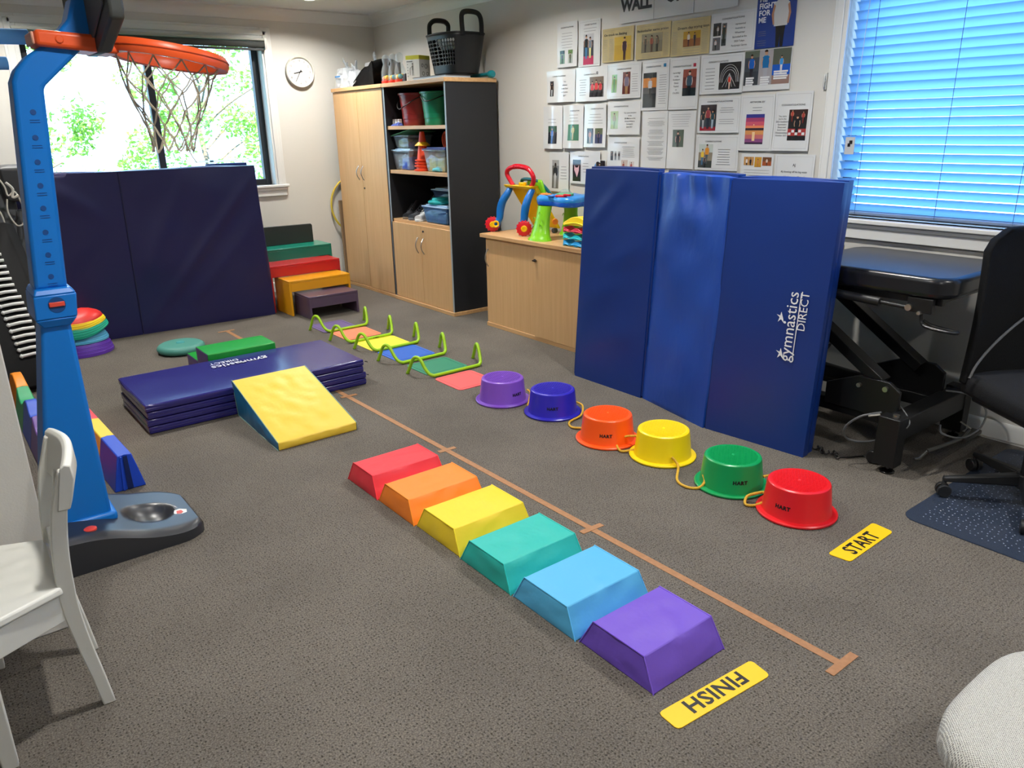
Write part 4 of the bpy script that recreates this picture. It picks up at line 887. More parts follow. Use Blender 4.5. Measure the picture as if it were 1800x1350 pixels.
# post: tapered lower tube, collar, telescopic upper tube with notch dots, bent arm
def slab(pts, y0, y1): return MB().prism([(x, y0, z) for x, z in pts], (0, y1-y0, 0))
O('lower_post', MB().hexa([(.150, 2.925, .10), (.372, 2.925, .10), (.372, 3.10, .10), (.150, 3.10, .10), (.279, 2.925, .86), (.367, 2.925, .86), (.367, 3.06, .86), (.279, 3.06, .86)]), HB, hp, bevel=.014, seg=3)
O('post_foot', MB().box(.135, .388, 2.912, 3.115, .095, .135), HB, hp, bevel=.012)
O('collar', MB().hexa([(.283, 2.915, .845), (.365, 2.915, .845), (.365, 3.075, .845), (.283, 3.075, .845), (.264, 2.90, .875), (.388, 2.90, .875), (.388, 3.09, .875), (.264, 3.09, .875)]).hexa([(.264, 2.90, .875), (.388, 2.90, .875), (.388, 3.09, .875), (.264, 3.09, .875), (.272, 2.90, .955), (.398, 2.90, .955), (.398, 3.09, .955), (.272, 3.09, .955)]).hexa([(.272, 2.90, .955), (.398, 2.90, .955), (.398, 3.09, .955), (.272, 3.09, .955), (.282, 2.915, .975), (.386, 2.915, .975), (.386, 3.075, .975), (.282, 3.075, .975)]), HB, hp, bevel=.005)
kn = MB().disc((.334, 2.8995, .922), .026, (0, -1, 0), 24, t=.001)
ks = O('knob_recess', kn, C((14, 70, 130)), hp); O('red_slot', MB().box(.311, .357, 2.893, 2.8985, .9165, .932), C((224, 76, 58), .4), ks, bevel=.002)
up_ = [(.283, .97), (.380, .97), (.428, 1.598), (.548, 1.706), (.62, 1.755), (.615, 1.86), (.585, 1.885), (.553, 1.862), (.530, 1.80), (.478, 1.742), (.40, 1.690), (.362, 1.650), (.345, 1.615)]
O('upper_post', slab(up_, 2.93, 3.05), HB, hp, bevel=.012, seg=3)
nd = MB()
for x, z in ((.384, 1.525), (.376, 1.449), (.368, 1.375), (.362, 1.303), (.357, 1.232), (.349, 1.156), (.343, 1.083), (.338, 1.012)):
    nd.disc((x, 2.9295, z), .0085, (0, -1, 0), 14, t=.001); 
    for q in (.0, .007): nd.box(x-.014, x+.014, 2.9285, 2.9297, z-.024-q, z-.0225-q)
O('height_notches', nd, C((10, 70, 136), .5), hp, smooth=None, kind='stuff')
# backboard
yb0, yb1 = 2.645, 3.315
bo = [(yb0, 2.3), (yb0, 1.80), (yb0+.012, 1.775), (2.885, 1.703), (3.075, 1.703), (yb1-.012, 1.775), (yb1, 1.80), (yb1, 2.3)]
bk_ = O('backboard', MB().prism([(.592, y, z) for y, z in bo], (.042, 0, 0)), M('backboard_grey', (62, 64, 62), .5), hp, bevel=.008)
O('backboard_rib', MB().prism([(.585, y, z) for y, z in [(2.69, 2.28), (2.69, 1.82), (2.89, 1.745), (3.07, 1.745), (3.27, 1.82), (3.27, 2.28)]], (.007, 0, 0)), M('backboard_rib_grey', (70, 72, 70), .5), bk_, bevel=.004)
# rim and bracket
sl_ = -.165
def rz(x): return 1.733+(x-.648)*sl_
O('rim_bracket', MB().hexa([(.425, 2.905, 1.717), (.66, 2.90, 1.70), (.66, 3.06, 1.70), (.425, 3.055, 1.717), (.428, 2.905, 1.765), (.66, 2.90, 1.752), (.66, 3.06, 1.752), (.428, 3.055, 1.765)]), HO, hp, bevel=.012, seg=3)
O('bracket_bolt', MB().cyl((.492, 2.907, 1.737), (.492, 2.899, 1.737), .012, 16), HO, hp, bevel=.003)
O('end_cap', MB().box(.418, .426, 2.915, 3.045, 1.722, 1.758), M('pale_orange', (240, 176, 150), .5), hp, bevel=.004)
rcx, rcy, rr = .825, 2.98, .178
sec_ = [(-.022, -.020), (.014, -.022), (.020, -.008), (.020, .010), (.012, .022), (-.014, .018), (-.022, .004)]
m = MB(); NS = 56; ns_ = len(sec_); vs_ = []
for k in range(NS):
    a = 2*PI*k/NS
    for (dr, dz) in sec_: x = rcx+(rr+dr)*math.cos(a); vs_.append((x, rcy+(rr+dr)*math.sin(a), rz(x)+dz))
m.add(vs_, [(k*ns_+q, k*ns_+(q+1) % ns_, ((k+1) % NS)*ns_+(q+1) % ns_, ((k+1) % NS)*ns_+q) for k in range(NS) for q in range(ns_)])
O('rim', m, HO, hp, smooth=50)
O('rim_groove', MB().tube([(rcx+(rr+.0205)*math.cos(2*PI*k/NS), rcy+(rr+.0205)*math.sin(2*PI*k/NS), rz(rcx+rr*math.cos(2*PI*k/NS))+.002) for k in range(NS)], .0022, 5, closed=True), C((176, 62, 26)), hp)
nt_ = MB(); NK = 12; rowsn = [(0, .162, -.02), (1, .150, -.075), (2, .128, -.13), (3, .102, -.185), (4, .082, -.235), (5, .070, -.28), (6, .066, -.318)]
rnd = random.Random(5)
def netp(k, j):
    a = 2*PI*(k+(.5 if j % 2 else 0))/NK; _, r, dz = rowsn[j]; jit = .006*(j > 0)
    cxn = rcx-.004*j; x = cxn+r*math.cos(a)+rnd.uniform(-jit, jit); return Vector((x, rcy+r*math.sin(a)+rnd.uniform(-jit, jit), rz(rcx+r*math.cos(a))*1.0+dz if j == 0 else 1.712+dz+rnd.uniform(-jit, jit)))
NP = [[netp(k, j) for k in range(NK)] for j in range(7)]
for j in range(6):
    for k in range(NK):
        for k2 in ((k, k-1) if j % 2 == 0 else (k, (k+1) % NK)):
            a, b = NP[j][k], NP[j+1][k2]; mid = (a+b)/2+Vector((0, 0, -.006)); nt_.tube([a, mid, b], .0026, 5)
nt_.tube([NP[6][10], NP[6][10]+Vector((.008, 0, -.02)), NP[6][10]+Vector((.02, 0, -.04))], .002, 5)
O('net', nt_, M('net_cord', (190, 180, 156), .85), hp)
# ================================================================== BALANCE BEAMS (two rows of soft interlocking pieces)
def beam(name, label, xb0, xb1, joints, cols, htop, tops, skew=0.0):
    t = T(name, label, 'balance beam', ((xb0+xb1)/2, joints[0], 0)); xm = (xb0+xb1)/2
    for i, (nm_, col) in enumerate(cols):
        y0, y1 = joints[i], joints[i+1]; N = 12; vs_ = []; fs = []
        for k in range(N+1):
            u = k/N; y = y0+(y1-y0)*u+(.0015 if k == 0 else -.0015 if k == N else 0); z = tops(i, u)
            wt = .028+(.16-z)*.15; off = skew*(y-joints[0])
            jx = .010*math.sin(u*0)
            vs_ += [(xb0+off, y, 0), (xb1+off, y, 0), (xm+wt+off, y, z), (xm+off, y+(.010 if k in (0, N) else 0), z), (xm-wt+off, y, z)]
        for k in range(N):
            for q in range(5): fs.append((k*5+q, (k+1)*5+q, (k+1)*5+(q+1) % 5, k*5+(q+1) % 5))
        fs += [(0, 1, 2, 3, 4), tuple(range(N*5, N*5+5))[::-1]]
        fs = [f[::-1] for f in fs]
        O('beam_segment', MB().add(vs_, fs), C(col, .45), t, bevel=.004, label=nm_+' beam segment', smooth=50)
        if i == 0:
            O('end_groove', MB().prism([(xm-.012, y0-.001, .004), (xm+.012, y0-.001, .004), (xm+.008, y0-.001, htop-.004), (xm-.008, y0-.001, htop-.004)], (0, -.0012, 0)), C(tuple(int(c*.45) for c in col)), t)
            O('end_ridge', MB().prism([(xm-.030, y0-.001, .004), (xm-.020, y0-.001, .004), (xm-.014, y0-.001, htop-.004), (xm-.020, y0-.001, htop-.004)], (0, -.006, 0)), C(col, .45), t)
    return t
RB = [('blue', (24, 72, 196)), ('yellow', (244, 206, 40)), ('red', (226, 60, 70)), ('orange', (236, 128, 40)), ('green', (30, 150, 80)), ('purple', (104, 66, 140))]
beam('balance_beam', 'straight rainbow foam balance beam behind the blue hoop post ending in a blue segment', .456, .582, [3.385+.285*k for k in range(7)], RB, .16, lambda i, u: .16, -.035)
RA = [('pink', (232, 76, 104)), ('purple', (108, 76, 150)), ('blue', (44, 84, 196)), ('green', (28, 158, 96)), ('orange', (250, 146, 30))]
def topA(i, u):
    if i in (1, 3): return .165-.045*math.sin(PI*u)
    if i == 2: return .165-.02*math.sin(2*PI*u)
    if i == 4: return .165+.03*math.sin(PI*u*.9)
    return .165
beam('balance_beam', 'wavy rainbow foam balance beam behind the white chair ending in an orange segment', .240, .366, [3.60+.287*k for k in range(6)], RA, .165, topA)
# ================================================================== WHITE CHAIR
WC = M('white_chair_paint', (222, 222, 214), .42, bump=(20, .06))
ch = T('childs_chair', 'small white painted wooden chair facing left at the picture edge', 'chair', (-.030, 2.2, 0)); ch.rotation_euler.z = -.035
def legpath(y0, y1):
    # curved rear post in the x-z plane
    cl = [(.152, 0), (.140, .10), (.126, .20), (.116, .30), (.115, .38), (.122, .48), (.138, .58), (.156, .64), (.168, .685)]
    wd_ = [.030, .031, .034, .038, .040, .038, .036, .034, .028]
    pts = smoothpath([(x, 0, z) for x, z in cl], 3); n = len(pts)
    R_ = [wd_[min(8, int(i/3))]*(1-(i/3) % 1)+wd_[min(8, int(i/3)+1)]*((i/3) % 1) for i in range(n)]
    front = [(p.x-r/2, y0, p.z) for p, r in zip(pts, R_)]; back = [(p.x+r/2, y0, p.z) for p, r in zip(pts, R_)]
    m = MB(); vs_ = []
    for a, b in zip(front, back): vs_ += [a, b, (b[0], y1, b[2]), (a[0], y1, a[2])]
    fs = [(k*4+q, k*4+(q+1) % 4, (k+1)*4+(q+1) % 4, (k+1)*4+q) for k in range(n-1) for q in range(4)] + [(3, 2, 1, 0), tuple(range(n*4-4, n*4))]
    return m.add(vs_, fs)
O('rear_post', legpath(2.018, 2.042), WC, ch, bevel=.003); O('rear_post', legpath(2.292, 2.316), WC, ch, bevel=.003)
cr = MB(); vs_ = []; NC = 14
for k in range(NC+1):
    u = k/NC; y = 2.012+u*.31; bow = .022*math.sin(PI*u); zt = .702+.012*math.sin(PI*u)
    for (dx, z) in ((-.016, .585), (.012, .585), (.030, .66), (.028, zt-.006), (.014, zt), (.004, zt-.008), (-.004, .66)): vs_.append((.150+dx+bow+(.0 if z < .65 else .004), y, z))
fs = [(k*7+q, k*7+(q+1) % 7, (k+1)*7+(q+1) % 7, (k+1)*7+q) for k in range(NC) for q in range(7)] + [tuple(range(7))[::-1], tuple(range(NC*7, NC*7+7))]
fs = [f[::-1] for f in fs]
O('crest_rail', cr.add(vs_, fs), WC, ch, bevel=.003, smooth=45)
for yy in (2.10, 2.165, 2.23): O('back_slat', MB().hexa([(.118, yy-.016, .385), (.128, yy-.016, .385), (.128, yy+.016, .385), (.118, yy+.016, .385), (.152, yy-.016, .61), (.162, yy-.016, .61), (.162, yy+.016, .61), (.152, yy+.016, .61)]), WC, ch, bevel=.002)
O('lower_back_rail', MB().box(.108, .128, 2.04, 2.294, .395, .43), WC, ch, bevel=.003)
O('seat', MB().puffy([(-.13, 1.90, .362), (.108, 2.012, .362), (.108, 2.322, .362), (-.13, 2.41, .362), (-.127, 1.905, .384), (.105, 2.016, .384), (.105, 2.318, .384), (-.127, 2.405, .384)], (14, 12, 2), .0, .003, 14), WC, ch, bevel=.006, smooth=60)
for y, e in ((2.022, -.095), (2.292, .075)): O('apron', MB().hexa([(-.08, y+e, .285), (.10, y, .285), (.10, y+.02, .285), (-.08, y+.02+e, .285), (-.08, y+e, .36), (.10, y, .36), (.10, y+.02, .36), (-.08, y+.02+e, .36)]), WC, ch, bevel=.002)
O('apron', MB().box(-.095, -.075, 1.945, 2.36, .285, .360), WC, ch, bevel=.002); O('apron', MB().box(.09, .108, 2.042, 2.292, .285, .360), WC, ch, bevel=.002)
ch_shift = .012
for y in (1.912, 2.36): O('front_leg', MB().hexa([(-.100, y, 0), (-.066, y, 0), (-.066, y+.03, 0), (-.100, y+.03, 0), (-.106, y-.004, .36), (-.062, y-.004, .36), (-.062, y+.034, .36), (-.106, y+.034, .36)]), WC, ch, bevel=.003)
ch.location.x += ch_shift
# ================================================================== TREATMENT BED
BV2 = M('black_upholstery', (26, 28, 33), .27, bump=(7, .05))
tb = T('treatment_bed', 'black padded treatment bed on a lifting frame under the slatted blind', 'bed', (3.45, 1.9, 0))
def cushion(x0, x1, y0, y1, z0, z1, r, name='cushion'):
    o_ = []
    for cxq, cyq, a0 in ((x1-r, y0+r, -90), (x1-r, y1-r, 0), (x0+r, y1-r, 90), (x0+r, y0+r, 180)): o_ += [(cxq+r*math.cos(math.radians(a0+k*15)), cyq+r*math.sin(math.radians(a0+k*15)), z0) for k in range(7)]
    return O(name, MB().prism(o_, (0, 0, z1-z0)), BV2, tb, bevel=.022, seg=4, smooth=60)
cushion(3.155, 3.77, 1.275, 1.99, .765, .852, .09); cushion(3.215, 3.76, 2.03, 2.72, .775, .866, .09, 'head_cushion')
O('top_frame', MB().box(3.20, 3.24, 1.32, 2.7, .735, .772).box(3.70, 3.74, 1.32, 2.7, .735, .772).box(3.24, 3.70, 1.34, 1.38, .735, .772).box(3.24, 3.70, 1.97, 2.01, .735, .772).box(3.24, 3.70, 2.6, 2.64, .735, .772), DARKMETAL, tb, bevel=.003)
ac = MB().cyl((3.16, 2.05, .742), (3.16, 1.55, .724), .019, 12).cyl((3.16, 1.55, .724), (3.16, 1.44, .720), .008, 10)
O('gas_strut', ac, BLACKPL, tb)
O('strut_bolt', MB().cyl((3.15, 1.43, .722), (3.185, 1.43, .722), .014, 12), METAL, tb); O('strut_bolt', MB().cyl((3.15, 1.385, .705), (3.185, 1.385, .705), .008, 12), METAL, tb)
O('lever_bracket', MB().box(3.16, 3.19, 1.34, 1.44, .705, .765), DARKMETAL, tb, bevel=.003)
lv = smoothpath([(3.175, 1.385, .71), (3.17, 1.375, .665), (3.155, 1.34, .652), (3.155, 1.25, .648), (3.185, 1.24, .648), (3.20, 1.34, .652), (3.185, 1.375, .672)], 4)
O('lever', MB().tube(lv, .0065, 8), DARKMETAL, tb)
O('side_hook', MB().tube(smoothpath([(3.45, 1.26, .765), (3.45, 1.225, .74), (3.50, 1.215, .735), (3.56, 1.225, .745), (3.56, 1.26, .765)], 4), .005, 8), DARKMETAL, tb)
def bar(a, b, w_, h_, name, parent=tb, mat=DARKMETAL):
    a, b = Vector(a), Vector(b); d = (b-a).normalized(); s = d.cross(Vector((0, 0, 1))); s = s.normalized()*w_/2 if s.length > .01 else Vector((w_/2, 0, 0)); u = s.cross(d).normalized()*h_/2
    return O(name, MB().hexa([a-s-u, b-s-u, b+s-u, a+s-u, a-s+u, b-s+u, b+s+u, a+s+u]), mat, parent, bevel=.003)
ar = bar((3.27, 2.12, .725), (3.27, 1.54, .345), .07, .05, 'lift_arm'); bar((3.62, 2.12, .725), (3.62, 1.54, .345), .07, .05, 'lift_arm')
O('rating_label', MB().hexa([(3.2345, 1.90, .605), (3.2345, 1.83, .558), (3.2335, 1.83, .558), (3.2335, 1.90, .605), (3.2345, 1.885, .63), (3.2345, 1.815, .583), (3.2335, 1.815, .583), (3.2335, 1.885, .63)]), C((150, 152, 152)), ar)
bar((3.30, 2.62, .725), (3.30, 2.0, .345), .05, .05, 'lift_arm'); bar((3.59, 2.62, .725), (3.59, 2.0, .345), .05, .05, 'lift_arm')
O('side_plate', MB().prism([(3.22, 1.78, .20), (3.22, 1.44, .20), (3.22, 1.44, .33), (3.22, 1.49, .365), (3.22, 1.63, .365), (3.22, 1.78, .30)], (.02, 0, 0)), DARKMETAL, tb, bevel=.003)
O('side_plate', MB().prism([(3.64, 1.78, .20), (3.64, 1.44, .20), (3.64, 1.44, .33), (3.64, 1.49, .365), (3.64, 1.63, .365), (3.64, 1.78, .30)], (.02, 0, 0)), DARKMETAL, tb, bevel=.003)
O('pivot_bolt', MB().cyl((3.205, 1.50, .335), (3.23, 1.50, .335), .012, 12), METAL, tb); O('pivot_bolt', MB().cyl((3.205, 1.62, .325), (3.23, 1.62, .325), .010, 12), METAL, tb)
for xx in (3.24, 3.60): O('base_rail', MB().box(xx, xx+.06, 1.44, 2.70, .16, .22), DARKMETAL, tb, bevel=.004)
O('cross_beam', MB().box(3.13, 3.76, 1.37, 1.45, .15, .245), DARKMETAL, tb, bevel=.004)
O('cross_beam', MB().box(3.22, 3.76, 2.55, 2.63, .15, .245), DARKMETAL, tb, bevel=.004)
for (x, y) in ((3.13, 1.375), (3.76, 1.375), (3.23, 2.56), (3.76, 2.56)):
    O('foot_plate', MB().box(x-.035, x+.035, y-.01, y+.085, .035, .255), DARKMETAL, tb, bevel=.004)
    O('levelling_foot', MB().cyl((x-.0, y+.03, .012), (x, y+.03, .04), .008, 10).lathe([(0, 0), (.03, 0), (.031, .006), (.02, .014), (0, .016)], (x, y+.03, 0), 20), M('foot_metal', (90, 92, 94), .25, 1.0), tb)
O('castor', MB().cyl((3.155, 1.49, .03), (3.185, 1.49, .03), .03, 18), BLACKPL, tb, bevel=.004)
O('motor', MB().cyl((3.45, 2.3, .30), (3.45, 1.62, .26), .035, 16).box(3.40, 3.50, 2.1, 2.32, .24, .36), BLACKPL, tb, bevel=.006)
O('pedal_bar', MB().tube([(3.24, 1.30, .10), (3.50, 1.27, .095), (3.62, 1.29, .10)], .009, 8).box(3.50, 3.66, 1.25, 1.29, .085, .10).tube([(3.24, 1.30, .10), (3.20, 1.31, .075), (3.175, 1.32, .075)], .006, 8), M('pedal_metal', (96, 96, 92), .35, .8), tb)
cb = [(3.63, 1.42, .255), (3.66, 1.33, .25), (3.66, 1.25, .20), (3.60, 1.24, .13), (3.50, 1.27, .10), (3.44, 1.33, .12), (3.48, 1.36, .14)]
O('grey_cable', MB().tube(smoothpath(cb, 6), .0045, 7), C((128, 130, 130)), tb)
O('brake_cable', MB().tube(smoothpath([(3.12, 1.46, .262), (3.06, 1.52, .24), (3.04, 1.57, .18), (3.07, 1.57, .12), (3.14, 1.52, .10), (3.22, 1.46, .12)], 6), .005, 7), C((84, 86, 88)), tb)
O('cable_clamp', MB().cyl((3.13, 1.40, .255), (3.13, 1.40, .266), .014, 14).cyl((3.07, 1.49, .25), (3.10, 1.455, .258), .005, 8), METAL, tb)
O('second_loop', MB().tube(smoothpath([(3.34, 1.56, .30), (3.20, 1.38, .24), (3.15, 1.36, .21)], 5), .003, 6), C((96, 98, 98)), tb)
ck_ = [(3.10+.02*math.sin(k*.2), 1.80-.0022*k+.008*math.sin(k*.9), .014+.008*math.cos(k*.9)) for k in range(90)]
O('coiled_cord', MB().tube([(3.20, 1.86, .006), (3.14, 1.83, .008)]+ck_+[(3.14, 1.58, .006), (3.2, 1.55, .005)], .0034, 6), C((20, 20, 22)), cat='cord', label='black coiled handset cord lying on the carpet by the blue standing mat')
# ================================================================== OFFICE CHAIR ON A STUDDED PLASTIC FLOOR MAT
CM = glass('smoky_vinyl_sheet', (190, 204, 226), .30, .16, (84, 94, 112))
fmx = T('chair_mat', 'translucent studded plastic floor mat under the black office chair', 'floor mat', (3.3, .6, 0))
r = .06; x0, x1, y0, y1 = 2.78, 3.80, -.05, 1.175; o_ = []
for cxq, cyq, a0 in ((x1-r, y0+r, -90), (x1-r, y1-r, 0), (x0+r, y1-r, 90), (x0+r, y0+r, 180)): o_ += [(cxq+r*math.cos(math.radians(a0+k*18)), cyq+r*math.sin(math.radians(a0+k*18)), .0008) for k in range(6)]
O('sheet', MB().prism(o_, (0, 0, .003)), CM, fmx)
sd = MB()
rst = random.Random(9)
for i in range(40):
    for j in range(48):
        x, y = x0+.06+i*.0235+rst.uniform(-.006, .006), y0+.06+j*.0235+rst.uniform(-.006, .006)
        if x > x1-.05 or y > y1-.05: continue
        sd.add([(x-.0032, y, .0038), (x, y-.0032, .0038), (x+.0032, y, .0038), (x, y+.0032, .0038), (x, y, .0058)], [(0, 1, 4), (1, 2, 4), (2, 3, 4), (3, 0, 4)])
O('studs', sd, M('stud_plastic', (122, 130, 146), .3), fmx, smooth=None, kind='stuff')
oc = T('office_chair', 'black office chair with grey piping at the right edge of the picture', 'chair', (3.36, .90, .004)); ocx, ocy = 3.262, .925
BF = M('black_chair_fabric', (13, 14, 16), .85, bump=(260, .2), spec=.2); BF2 = M('charcoal_seat_fabric', (28, 29, 32), .85, bump=(260, .2), spec=.25)
O('gas_column', MB().cyl((ocx, ocy, .07), (ocx, ocy, .26), .026, 16).cyl((ocx, ocy, .26), (ocx, ocy, .375), .016, 14), BLACKPL, oc)
O('hub', MB().cyl((ocx, ocy, .065), (ocx, ocy, .125), .042, 20), BLACKPL, oc, bevel=.006)
for k, a in enumerate((130, 202, 274, 346, 58)):
    a = math.radians(a); d = Vector((math.cos(a), math.sin(a), 0)); s = Vector((-d.y, d.x, 0)); c0 = Vector((ocx, ocy, 0)); L_ = .300
    v = [c0+d*.03-s*.024+Vector((0, 0, .075)), c0+d*L_-s*.013+Vector((0, 0, .068)), c0+d*L_+s*.013+Vector((0, 0, .068)), c0+d*.03+s*.024+Vector((0, 0, .075)), c0+d*.03-s*.020+Vector((0, 0, .122)), c0+d*L_-s*.011+Vector((0, 0, .088)), c0+d*L_+s*.011+Vector((0, 0, .088)), c0+d*.03+s*.020+Vector((0, 0, .122))]
    lg = O('leg', MB().hexa(v), BLACKPL, oc, bevel=.006)
    p = c0+d*(L_-.008)
    O('castor', MB().cyl(p-s*.022+Vector((0, 0, .0305)), p-s*.005+Vector((0, 0, .0305)), .0265, 20).cyl(p+s*.005+Vector((0, 0, .0305)), p+s*.022+Vector((0, 0, .0305)), .0265, 20).cyl(p+Vector((0, 0, .03)), p+Vector((0, 0, .075)), .009, 10), BLACKPL, lg, bevel=.004)
fwd = Vector((-.55, -.835, 0)); rgt = Vector((-fwd.y, fwd.x, 0))*-1   # facing the camera
Rm = Matrix.Translation((ocx+.065, ocy-.02, 0)) @ Matrix(((rgt.x, fwd.x, 0, 0), (rgt.y, fwd.y, 0, 0), (0, 0, 1, 0), (0, 0, 0, 1)))
def soft(parent, name, pts, mat, bev=.03, sub=2): return O(name, pts, mat, parent, sub=sub, smooth=180)
sm_ = MB().puffy([(-.235, -.235, .385), (.235, -.235, .385), (.225, .25, .375), (-.225, .25, .375), (-.235, -.235, .475), (.235, -.235, .475), (.225, .24, .46), (-.225, .24, .46)], (6, 6, 2), .018, .004, 9).xf(Rm)
O('seat', sm_, BF2, oc, bevel=.03, seg=4, smooth=60)
O('seat_shell', MB().box(-.20, .20, -.2, .2, .355, .39).xf(Rm), BLACKPL, oc, bevel=.012)
bk3 = MB(); vs_ = []; NB, NH = 12, 14
def bpt(u, t_, back=0):
    wv = .250-.085*t_ - (.09*max(0, (t_-.84)/.16)**2.2)
    z = .43+.605*t_; yy = -.215-.115*t_+.035*(u*u)+.02*math.sin(PI*t_)-(.045 if back else 0)
    return (u*wv, yy, z)
for back in (0, 1):
    for j in range(NH+1):
        for i in range(NB+1): vs_.append(bpt(-1+2*i/NB, j/NH, back))
n1 = (NB+1)*(NH+1); fs = []
for j in range(NH):
    for i in range(NB):
        a = j*(NB+1)+i; fs.append((a, a+1, a+NB+2, a+NB+1)); fs.append((n1+a, n1+a+NB+1, n1+a+NB+2, n1+a+1))
edge = [i for i in range(NB+1)] + [j*(NB+1)+NB for j in range(1, NH+1)] + [NH*(NB+1)+i for i in range(NB-1, -1, -1)] + [j*(NB+1) for j in range(NH-1, 0, -1)]
for k in range(len(edge)): a, b = edge[k], edge[(k+1) % len(edge)]; fs.append((b, a, n1+a, n1+b))
O('backrest', bk3.add(vs_, fs).xf(Rm), BF, oc, bevel=.014, seg=3, smooth=60)
# grey piping that sweeps across the backrest
pp = []
for k in range(13):
    u = k/12; t_ = .05+.50*(u**.8); uu = .95-1.5*u**1.3; p = Vector(bpt(uu, t_)); pp.append(Rm @ (p+Vector((0, .006, 0))))
pp2 = [Rm @ (Vector(bpt(.98*(-1 if s_ else 1)*1.0, .05))) for s_ in (0,)]
O('piping', MB().tube(smoothpath(pp, 3), .0055, 7), C((96, 97, 99), .6), oc)
O('lever', MB().tube(smoothpath([Rm @ Vector((-.10, .02, .40)), Rm @ Vector((-.2, .04, .375)), Rm @ Vector((-.26, .05, .355))], 4), .008, 8).puffy([Rm @ Vector(q) for q in ((-.30, .03, .33), (-.25, .03, .345), (-.25, .06, .345), (-.30, .06, .33), (-.30, .03, .345), (-.25, .03, .36), (-.25, .06, .36), (-.30, .06, .345))], 3, .002), BLACKPL, oc)
O('back_post', MB().tube(smoothpath([Rm @ Vector((0, -.10, .40)), Rm @ Vector((0, -.30, .41)), Rm @ Vector((0, -.36, .52)), Rm @ Vector((0, -.345, .70))], 5), .02, 8, sx=1.6), BLACKPL, oc)
# cable along the skirting board
O('wall_cable', MB().tube(smoothpath([(3.70, 1.36, .10), (3.74, 1.28, .05), (3.79, 1.2, .03), (3.82, 1.05, .022), (3.825, .8, .02)], 5), .004, 6), C((170, 168, 160)), cat='cable', label='pale cable running along the skirting board behind the office chair')
# ================================================================== GREY FABRIC CHAIR SEAT (bottom right)
gs2 = T('upholstered_stool', 'pale grey woven fabric seat at the bottom right corner', 'chair', (1.5, .12, 0))
GF = M('pale_grey_weave', (196, 194, 186), .9, sheen=.3)
nt = GF.node_tree; b = nt.nodes['Principled BSDF']; tc = nt.nodes.new('ShaderNodeTexCoord')
mp = nt.nodes.new('ShaderNodeMapping'); mp.inputs['Rotation'].default_value = (0, 0, .9); mp.inputs['Scale'].default_value = (1, 1, 1); nt.links.new(tc.outputs['Object'], mp.inputs[0])
wvs = []
for dr in ('X', 'Y'):
    wv = nt.nodes.new('ShaderNodeTexWave'); wv.bands_direction = dr; wv.inputs['Scale'].default_value = 95; wv.inputs['Distortion'].default_value = 3.0; wv.inputs['Detail'].default_value = 3; wv.inputs['Detail Scale'].default_value = 3; nt.links.new(mp.outputs[0], wv.inputs[0]); wvs.append(wv)
mu = nt.nodes.new('ShaderNodeMath'); mu.operation = 'MAXIMUM'; nt.links.new(wvs[0].outputs['Fac'], mu.inputs[0]); nt.links.new(wvs[1].outputs['Fac'], mu.inputs[1])
cr_ = nt.nodes.new('ShaderNodeValToRGB'); cr_.color_ramp.elements[0].color = rgb((128, 126, 120)); cr_.color_ramp.elements[1].color = rgb((222, 220, 212)); cr_.color_ramp.elements[0].position = .3; cr_.color_ramp.elements[1].position = .95
nt.links.new(mu.outputs[0], cr_.inputs[0]); nt.links.new(cr_.outputs[0], b.inputs['Base Color'])
bp = nt.nodes.new('ShaderNodeBump'); bp.inputs['Strength'].default_value = .7; bp.inputs['Distance'].default_value = .002; nt.links.new(mu.outputs[0], bp.inputs['Height']); nt.links.new(bp.outputs[0], b.inputs['Normal'])
def supel(cx, cy, ax, ay, e, n): 
    out = []
    for k in range(n):
        a = 2*PI*k/n; ca, sa = math.cos(a), math.sin(a)
        out.append((cx+ax*math.copysign(abs(ca)**e, ca), cy+ay*math.copysign(abs(sa)**e, sa)))
    return out
m = MB(); prof = [(0, .375), (.88, .372), (.96, .378), (1.0, .40), (.995, .425), (.965, .442), (.90, .450), (.75, .453), (.45, .450), (0, .448)]
n = 64; vs_ = []; 
for (k, z) in prof:
    for (x, y) in supel(1.415, .165, .245*max(k, .001), .262*max(k, .001), .60, n): vs_.append((x, y, z))
m.add(vs_, [(i*n+k, i*n+(k+1) % n, (i+1)*n+(k+1) % n, (i+1)*n+k) for i in range(len(prof)-1) for k in range(n)])
O('seat', m, GF, gs2, smooth=80)
for (x, y) in ((1.29, .0), (1.62, .0), (1.29, .33), (1.62, .33)):
    O('leg', MB().tube([(x+(x-1.455)*.12, y+(y-.165)*.12, 0), (x, y, .375)], [.012, .018], 12), M('pale_wood_leg', (196, 160, 116), .5), gs2)
# ================================================================== EXERCISE MACHINE (left edge, behind the hoop)
em = T('exercise_machine', 'grey upright exercise machine with white cords at the left edge', 'exercise machine', (.33, 6.0, 0))
GM = M('machine_grey', (74, 76, 78), .5); GM2 = M('machine_dark', (52, 54, 56), .5)
O('upright', MB().hexa([(0.330, 5.820, 0), (0.550, 5.820, 0), (0.550, 5.950, 0), (0.330, 5.950, 0), (0.450, 5.990, 1.18), (0.590, 5.990, 1.18), (0.590, 6.110, 1.18), (0.450, 6.110, 1.18)]), GM, em, bevel=.02)
O('console', MB().puffy([(0.530, 5.890, 1.06), (0.690, 5.910, 1.04), (0.690, 6.030, 1.08), (0.530, 6.030, 1.10), (0.520, 5.870, 1.26), (0.670, 5.890, 1.25), (0.670, 5.970, 1.28), (0.520, 5.970, 1.28)], 6, .008), GM2, em, bevel=.012, seg=3)
